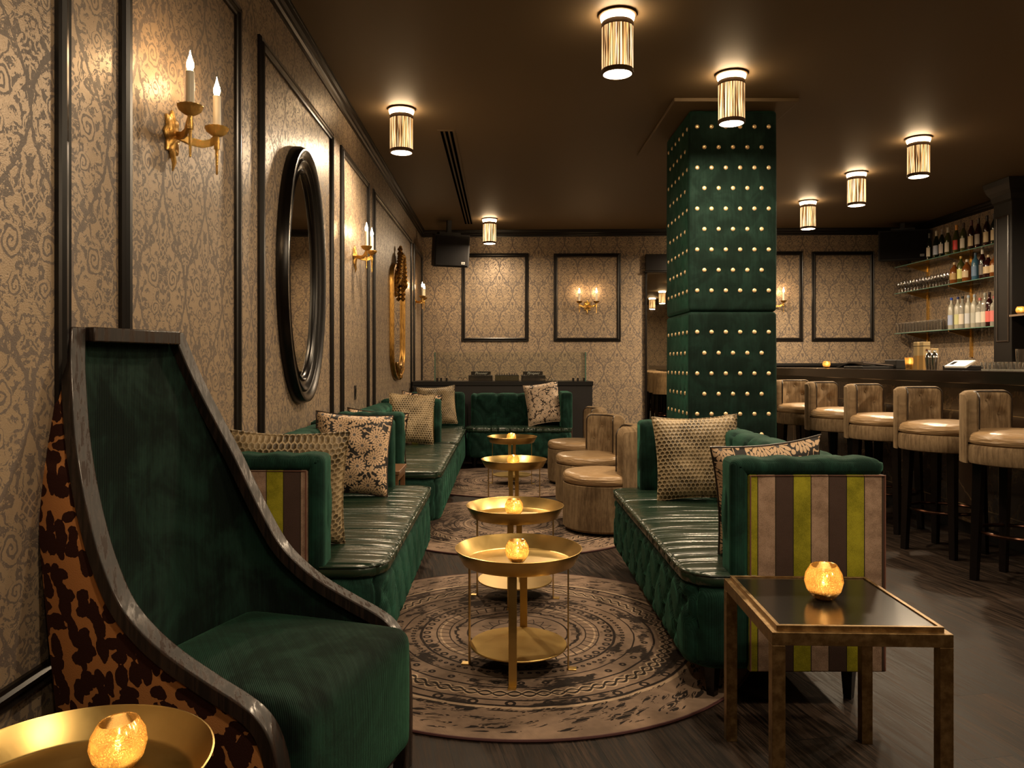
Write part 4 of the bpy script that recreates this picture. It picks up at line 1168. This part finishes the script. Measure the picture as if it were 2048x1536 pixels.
# glass shelves
BR2 = mat('polished_brass_upright', col=(.80, .52, .16), rough=.22, metal=1)
for k, y in enumerate((10.8, 9.80, 8.80)):
    u = thing('brass_shelf_upright', 'brass shelf upright on the right wall, %s' % ('farthest of three', 'middle of three', 'nearest of three, by the pilaster')[k], 'shelf upright', (XR, y, 0), 0, 'brass uprights of the bottle shelves')
    build('strip', G().bx(-.022, 0, -.022, .022, 1.33, 2.70), BR2, u, smooth=False)
    for z_ in (1.68, 2.25, 2.625):
        q = G(); q.loft([[Vector((-.024, yy, z_-.010)), Vector((-.30, yy, z_-.010)), Vector((-.30, yy, z_-.028)), Vector((-.05, yy, z_-.10)), Vector((-.024, yy, z_-.10))] for yy in (-.006, .006)])
        build('bracket', q, BR2, u, smooth=False)
SHZ = (1.68, 2.25, 2.625)
for z_, lb, y1 in zip(SHZ, ('lowest glass bar shelf with tumblers and clear bottles', 'middle glass bar shelf with stemware and dark bottles', 'top glass bar shelf with a row of wine bottles'), (11.10, 11.10, 11.10)):
    s_ = thing('glass_shelf', lb, 'shelf', (0, 0, z_), 0, 'glass bar shelves')
    build('glass_plate', G().bx(5.62, 5.92, 8.52, y1, -.009, .0), PANEG, s_, smooth=False)
    build('glass_edge', G().bx(5.612, 5.619, 8.52, y1, -.009, .0), SHELFG, s_, smooth=False)

# bottles
def bottle_prof(kind):
    if kind == 'wine': return [(.0001, 0), (.034, 0), (.0375, .006), (.0375, .20), (.034, .225), (.018, .262), (.0145, .28), (.0145, .33)], .335
    if kind == 'burg': return [(.0001, 0), (.036, 0), (.040, .006), (.040, .17), (.033, .21), (.018, .26), (.0145, .28), (.0145, .33)], .335
    if kind == 'spirit': return [(.0001, 0), (.040, 0), (.043, .006), (.043, .20), (.036, .225), (.018, .245), (.0145, .26), (.0145, .30)], .30
    if kind == 'tall': return [(.0001, 0), (.036, 0), (.039, .006), (.039, .24), (.030, .265), (.017, .285), (.0145, .30), (.0145, .345)], .345
    return [(.0001, 0), (.046, 0), (.052, .01), (.052, .13), (.045, .165), (.020, .195), (.015, .205), (.015, .235)], .24
def bottle(label, kind, glass, labcol, capcol, x, y, z, s=1.0, grp=''):
    t = thing('bottle', label, 'bottle', (x, y, z), random.random()*.2+PI, grp); t.scale = (s, s, s*1.10)
    pr, h_ = bottle_prof(kind)
    build('glass_body', G().lathe(pr+[(.0001, pr[-1][1])], 20), glass, t)
    rb = max(p[0] for p in pr)+.0008; z0, z1 = .05, (.16 if kind != 'squat' else .12)
    g = G(); a0 = 1.25
    g.loft([[Vector((r_*math.cos(a), r_*math.sin(a), z_)) for r_, z_ in ((rb, z0), (rb, z1), (rb+.0006, z1), (rb+.0006, z0))] for a in [-a0+2*a0*i/12 for i in range(13)]])
    lm = mat('label_%02d%02d%02d' % tuple(int(c*99) for c in labcol), col=labcol, rough=.5)
    lo = build('bottle_label', g, lm, t)
    cm = mat('cap_%02d%02d%02d' % tuple(int(c*99) for c in capcol), col=capcol, rough=.35)
    zt = pr[-1][1]
    build('cap', G().lathe([(.0155, zt-.055 if kind in ('wine', 'burg') else zt-.02), (.0165, zt-.05 if kind in ('wine', 'burg') else zt-.016), (.0165, zt+.004), (.012, zt+.008), (.0001, zt+.008)], 14), cm, t)
    return t
DG = mat('dark_green_bottle', col=(.006, .012, .005), rough=.06, spec=.7)
OG = mat('olive_bottle', col=(.05, .055, .012), rough=.06, spec=.7)
RD = mat('dark_red_bottle', col=(.020, .004, .004), rough=.06, spec=.7)
AM = mat('amber_spirit', col=(.16, .05, .010), rough=.06, spec=.7)
BL = mat('blue_gin_glass', col=(.04, .11, .17), rough=.08, spec=.7)
FRO = mat('frosted_clear_bottle', col=(.38, .36, .29), rough=.25, spec=.6)
CLB = mat('pale_clear_bottle', col=(.26, .25, .21), rough=.06, spec=.7)
W_ = (.62, .56, .45); OW = (.55, .42, .24)
top_row = [(1859, 'wine', DG, W_, (.05, .05, .05), 'slim white label'), (1873, 'burg', DG, (.45, .50, .62), W_, 'blue and white label'), (1884, 'wine', DG, (.58, .50, .45), (.25, .2, .17), 'pinkish label'),
           (1896, 'wine', OG, W_, W_, 'cream label and white capsule'), (1913, 'burg', OG, (.60, .03, .02), (.75, .32, .04), 'red label and orange capsule'), (1927, 'wine', OG, W_, (.06, .03, .02), 'narrow pale label'),
           (1943, 'wine', RD, OW, (.10, .02, .02), 'wide tan label'), (1957, 'burg', RD, (.30, .25, .2), (.02, .01, .01), 'grey label'), (1974, 'wine', RD, OW, (.02, .01, .01), 'large cream label'), (1989, 'wine', DG, OW, (.02, .02, .03), 'cream label, beside the pilaster')]
for px, kd, gm_, lc, cc, lb in top_row:
    x = 5.72; d = x*F/(px-CX)
    bottle('dark wine bottle with %s on the top shelf' % lb, kd, gm_, lc, cc, x, d, SHZ[2]+.0005, 1.0, 'wine bottles on the top shelf')
mid_row = [(1909, 'squat', AM, (.4, .25, .08), OW, 'squat amber bottle at the left end of the dark bottles'), (1922, 'spirit', OG, (.62, .62, .20), (.5, .3, .05), 'yellow labelled bottle'), (1934, 'squat', AM, OW, W_, 'squat dark bottle with a round label'),
           (1951, 'spirit', BL, (.10, .18, .30), (.03, .05, .08), 'blue gin bottle'), (1965, 'wine', RD, (.12, .10, .08), W_, 'dark bottle with white capsule'), (1977, 'squat', RD, OW, OW, 'broad dark bottle with cream label'), (1990, 'squat', AM, OW, (.02, .02, .02), 'bottle with round cream label beside the pilaster')]
for px, kd, gm_, lc, cc, lb in mid_row:
    x = 5.72; d = x*F/(px-CX)
    bottle(lb+' on the middle shelf', kd, gm_, lc, cc, x, d, SHZ[1]+.0005, 1.0 if kd != 'squat' else 1.05, 'spirit bottles on the middle shelf')
low_row = [(1903, 'tall', FRO, (.35, .42, .62), (.03, .08, .45), 'frosted bottle with bright blue cap'), (1916, 'tall', FRO, (.50, .50, .25), (.02, .03, .12), 'frosted bottle with dark blue cap'), (1925, 'tall', CLB, W_, (.02, .02, .02), 'white labelled clear bottle'), (1937, 'tall', FRO, (.50, .52, .55), (.35, .42, .5), 'frosted bottle with pale cap'),
           (1949, 'tall', FRO, (.4, .4, .35), (.3, .35, .4), 'frosted bottle with grey cap'), (1960, 'spirit', CLB, (.6, .6, .55), (.5, .15, .12), 'clear bottle with reddish cap'), (1970, 'tall', CLB, W_, (.35, .35, .3), 'clear bottle with white label'), (1979, 'tall', RD, (.6, .12, .1), (.02, .01, .01), 'dark topped bottle'), (1989, 'spirit', CLB, (.6, .16, .14), (.4, .1, .1), 'red labelled bottle beside the pilaster')]
for px, kd, gm_, lc, cc, lb in low_row:
    x = 5.72; d = x*F/(px-CX)
    bottle(lb+' on the lowest shelf', kd, gm_, lc, cc, x, d, SHZ[0]+.0005, 1.05, 'clear bottles on the lowest shelf')
# glasses
def base_mat(o):
    o.data.materials.append(CLB)
    for p in o.data.polygons:
        if p.center.z < .012: p.material_index = 1
def wineglass(name, label, x, y, z, grp):
    t = tag(build(name, G().lathe([(.0001, 0), (.030, 0), (.031, .003), (.006, .008), (.004, .06), (.012, .072), (.032, .10), (.034, .13), (.028, .165)], 14, cap=False), TUMB), label, 'glass', grp); t.location = (x, y, z); base_mat(t); return t
def tumbler(label, x, y, z, grp, h_=.13, r_=.034):
    t = tag(build('tumbler', G().lathe([(.0001, .010), (r_*.87, .010), (r_*.86, 0), (r_*.87, .011), (r_, h_)], 14, cap=False), TUMB), label, 'glass', grp); t.location = (x, y, z); base_mat(t); return t
gw = gt = None
for k in range(34):
    q, r_ = k//2, k % 2; px = 1798+q*6.2
    x = 5.68+.12*r_; d = 5.68*F/(px-CX); lb = 'stemmed glass in the %s row on the middle shelf' % ('front' if r_ == 0 else 'rear')
    if d < 9.55: continue
    if gw is None: gw = wineglass('wine_glass', lb, x, d, SHZ[1]+.0005, 'stemmed glasses on the middle shelf')
    else: o = gw.copy(); COL.objects.link(o); o.location = (x, d, SHZ[1]+.0005); o['label'] = lb
for k in range(34):
    q, r_ = k//2, k % 2; px = 1796+q*6.1
    x = 5.68+.12*r_; d = 5.68*F/(px-CX); lb = 'straight tumbler in the %s row on the lowest shelf' % ('front' if r_ == 0 else 'rear')
    if d < 10.0: continue
    if gt is None: gt = tumbler(lb, x, d, SHZ[0]+.0005, 'tumblers on the lowest shelf', .15, .033)
    else: o = gt.copy(); COL.objects.link(o); o.location = (x, d, SHZ[0]+.0005); o['label'] = lb

# things on the bar
ZT_ = 1.2005
def barxy(px, x=3.55): return x, x*F/(px-CX)
x, y = barxy(1653); votive('small lit candle on the bar just right of the green column', x, y, ZT_, .85, 0, .25)
x, y = barxy(1820)
t = thing('copper_candle_tumbler', 'copper tumbler candle on the bar in front of the tan boxes', 'candle holder', (x, y, ZT_))
build('cup', G().lathe([(.0001, 0), (.034, 0), (.042, .10), (.039, .10), (.031, .012), (.0001, .01)], 28), MERC, t)
build('flame', G().lathe([(.0001, .05), (.005, .056), (.0065, .066), (.004, .078), (.0004, .092)], 10), FLAME, t)
build('wax', G().lathe([(.0001, .012), (.030, .012), (.032, .045), (.0001, .045)], 20), WAX, t)
x, y = barxy(1738, 3.6)
t = thing('point_of_sale_terminal', 'low flat black terminal on the bar behind the middle stools', 'terminal', (x, y, ZT_))
build('body', G().bx(-.16, .16, -.20, .20, 0, .022), BLACK, t, smooth=False, bevel=.004)
build('screen', G().box((0, -.03, .045), (.15, .17, .006), Matrix.Rotation(.10, 3, 'Y')), mat('dim_screen', col=(.10, .08, .07), rough=.15), t, smooth=False)
build('keyboard', G().box((.0, .37, .036), (.09, .17, .006), Matrix.Rotation(-.16, 3, 'X')), BLACK, t, smooth=False)
x, y = barxy(1797, 3.82)
tag(build('napkin_box', G().bx(x-.08, x+.08, y-.11, y+.11, ZT_, ZT_+.085), BLACK, smooth=False, bevel=.006), 'black box on the bar left of the copper candle', 'box')
TANB = mat('tan_card', lambda: {'Base Color': mixc(nz(None, 14, 3), (.42, .30, .13), (.60, .46, .24))}, rough=.5)
def gift(px, x_, w_, h_, label, lm):
    x, y = barxy(px, x_)
    t = thing('bottle_carton', label, 'box', (x, y, ZT_), 0, 'bottle cartons on the bar')
    build('carton', G().bx(-w_, w_, -w_, w_, 0, h_), TANB, t, smooth=False, bevel=.002)
    if lm:
        build('lid_band', G().bx(-w_-.001, w_+.001, -w_-.001, w_+.001, h_*.84, h_*.86), PIPE, t, smooth=False)
        g = G(); g.lathe([(.0001, 0), (.010, 0), (.010, .0015), (.0001, .0015)], 20); R_ = Matrix.Rotation(PI/2, 4, 'X')
        g.v = [tuple(R_ @ Vector(v)) for v in g.v]
        build('emblem', g, mat('dark_seal', col=(.10, .03, .015), rough=.4), t, loc=(0, -w_-.0005, h_*.70))
        build('lower_wrap', G().bx(-w_-.0012, w_+.0012, -w_-.0012, w_+.0012, 0, h_*.5), mat('gold_wrap', lambda: {'Base Color': mixc(nz(None, 60, 3), (.30, .15, .04), (.60, .38, .12))}, rough=.4), t, smooth=False)
gift(1837.5, 3.56, .030, .232, 'tan bottle carton with round seal, left one of the tall pair on the bar', True)
gift(1849.5, 3.56, .030, .232, 'tan bottle carton with round seal, right one of the tall pair on the bar', True)
gift(1869, 3.75, .022, .18, 'plain pale carton behind the cocktail shakers', False)
for px, lb, s_ in ((1859, 'steel cocktail shaker on the bar right of the tan cartons', 1.0), (1870, 'second steel cocktail shaker on the bar beside the first', .98)):
    x, y = barxy(px, 3.5)
    t = thing('cocktail_shaker', lb, 'cocktail shaker', (x, y, ZT_), 0, 'steel cocktail shakers'); t.scale = (s_,)*3
    build('tumbler', G().lathe([(.0001, 0), (.026, 0), (.034, .09), (.034, .10), (.0001, .10)], 24), STEEL, t)
    build('strainer_top', G().lathe([(.034, .10), (.033, .108), (.020, .130), (.016, .136), (.0001, .137)], 24), STEEL, t)
    build('cap', G().lathe([(.016, .136), (.016, .152), (.012, .160), (.0001, .163)], 20), STEEL, t)
x, y = barxy(1924, 3.42)
t = thing('receipt_printer', 'white and black receipt device on the bar', 'printer', (x, y, ZT_), math.radians(0))
build('base', G().bx(-.05, .10, -.10, .17, 0, .035), BLACK, t, smooth=False, bevel=.005)
g = G(); g.loft([[Vector((-.055, yy, .016)), Vector((-.045, yy, .016)), Vector((.03, yy, .068)), Vector((.02, yy, .074)), Vector((-.058, yy, .03))] for yy in (-.13, .13)])
build('white_cover', g, mat('white_plastic', col=(.75, .72, .66), rough=.35), t, smooth=False, bevel=.002)
g = G(); g.loft([[Vector((-.0585+q*.078, yy, .0312+q*.044)) for q in (.25, .75)]+[Vector((-.0575+q*.078, yy, .030+q*.044)) for q in (.75, .25)] for yy in (.05, .10)])
build('display', g, BLACKG, t, smooth=False)
for k in range(9):
    x, y = barxy(1972+k*8.2, 3.42+.06*(k % 2))
    tumbler('short rocks glass among the row at the right end of the bar', x, y, ZT_, 'short glasses at the right end of the bar', .06, .034)
x, y = barxy(2043, 3.60); tumbler('tall glass at the very right end of the bar', x, y, ZT_, 'tall glasses on the bar', .15, .036)
votive('small lit candle on the dark cabinet shelf at the right edge', 5.42, 8.11, 1.7655, .9, 0, .25)

# ------------------------------------------------------------------ DJ booth and gear
dj = thing('dj_booth', 'charcoal DJ booth counter behind the back sofa', 'DJ booth', (0, 0, 0))
build('front', G().bx(-1.14, 1.155, 9.95, 10.02, 0, .965), GREYB, dj, smooth=False)
build('worktop', G().bx(-1.155, 1.165, 9.93, 10.62, .965, 1.020), BLACK, dj, smooth=False, bevel=.004)
build('end_panel', G().bx(1.10, 1.155, 10.02, 10.6, 0, .965), GREYB, dj, smooth=False)
ZD = 1.0205
def deck(label, px):
    d = 10.1
    t = thing('dj_media_player', label, 'DJ player', (PX(px, d), d+.10, ZD), 0, 'DJ media players')
    build('body', G().bx(-.155, .155, -.14, .18, 0, .075), BLACK, t, smooth=False, bevel=.004)
    build('raised_display', G().bx(-.13, .13, .06, .18, .075, .125), BLACK, t, smooth=False, bevel=.004)
    build('rear_panel', G().bx(-.145, .145, -.146, -.139, .008, .035), mat('connector_panel', lambda: {'Base Color': mixc((nz(None, 90, 1) > .56), (.01, .01, .01), (.10, .05, .035))}, rough=.3), t, smooth=False)
    build('jog_wheel', G().lathe([(.0001, .075), (.09, .075), (.09, .088), (.0001, .09)], 32, (0, -.02, 0)), BLACKG, t)
    cu = bpy.data.curves.new('logo_lettering', 'FONT'); cu.body = 'Pioneer'; cu.size = .052; cu.shear = .35; cu.extrude = .0008; cu.offset = .0012; cu.align_x = 'CENTER'
    o = bpy.data.objects.new('logo_lettering', cu); COL.objects.link(o); o.parent = t; o.location = (0, .058, .083); o.rotation_euler = (PI/2, 0, 0)
    cu.materials.append(mat('logo_white', col=(.75, .73, .68), rough=.4))
    bpy.context.view_layer.update()
    me_ = bpy.data.meshes.new_from_object(o.evaluated_get(bpy.context.evaluated_depsgraph_get()))
    mo = bpy.data.objects.new('logo_lettering', me_); COL.objects.link(mo); mo.parent = t; mo.location = o.location; mo.rotation_euler = o.rotation_euler
    bpy.data.objects.remove(o)
    for k in range(5): build('knob', G().lathe([(.0001, 0), (.006, 0), (.005, .014), (.0001, .015)], 10, (-.12+k*.06, -.125, .075)), STEEL, t)
deck('black DJ player on the left of the mixer', 961); deck('black DJ player on the right of the mixer', 1067)
mx_ = thing('dj_mixer', 'DJ mixer with many small knobs between the two players', 'DJ mixer', (PX(1014, 10.1), 10.2, ZD))
build('body', G().bx(-.155, .155, -.15, .18, 0, .08), BLACK, mx_, smooth=False, bevel=.004)
build('rear_panel', G().bx(-.15, .15, -.157, -.149, .008, .07), mat('connector_panel2', lambda: {'Base Color': mixc((nz(None, 110, 1) > .56), (.012, .012, .010), (.40, .30, .10))}, rough=.3), mx_, smooth=False)
for i in range(9):
    for j in range(3):
        build('knob', G().lathe([(.0001, 0), (.006, 0), (.0055, .020), (.0001, .022)], 8, (-.13+i*.0325, -.11+j*.08, .08)), STEEL if (i+j) % 3 else BLACK, mx_)
for k, (px0, px1) in enumerate(((915, 935), (1088, 1108))):
    g = G(); a = PX(px0, 10.05); b = PX(px1, 10.05)
    g.tube([(a+(b-a)*q, 10.05+.04*math.sin(q*7), ZD+.006+abs(.045*math.sin(q*6+k))) for q in [i/16 for i in range(17)]], .004, 6)
    tag(build('audio_cable', g, BLACK), 'loose black cable %s on the DJ booth' % ('left of the players' if k == 0 else 'right of the players'), 'cable')
gg = thing('glass_guard', 'clear glass screen standing round the DJ booth top', 'glass screen', (0, 9.965, ZD))
gx0, gx1 = PX(870, 9.97), PX(1171, 9.97)
build('front_pane', G().bx(gx0, gx1, -.004, .004, .0, .375), PANEG, gg, smooth=False)
for xx in (gx0, gx1):
    build('side_pane', G().bx(xx-.005, xx+.005, .006, .55, 0, .375), PANEG, gg, smooth=False)
    build('pane_edge', G().bx(xx-.007, xx+.007, -.006, .003, 0, .375), SHELFG, gg, smooth=False)
for xx in (gx0+.03, gx0+.08, gx0+.15, gx1-.16, gx1-.10, gx1-.02):
    build('clamp', G().bx(xx-.013, xx+.013, -.016, -.005, 0, .045), BLACK, gg, smooth=False, bevel=.002)
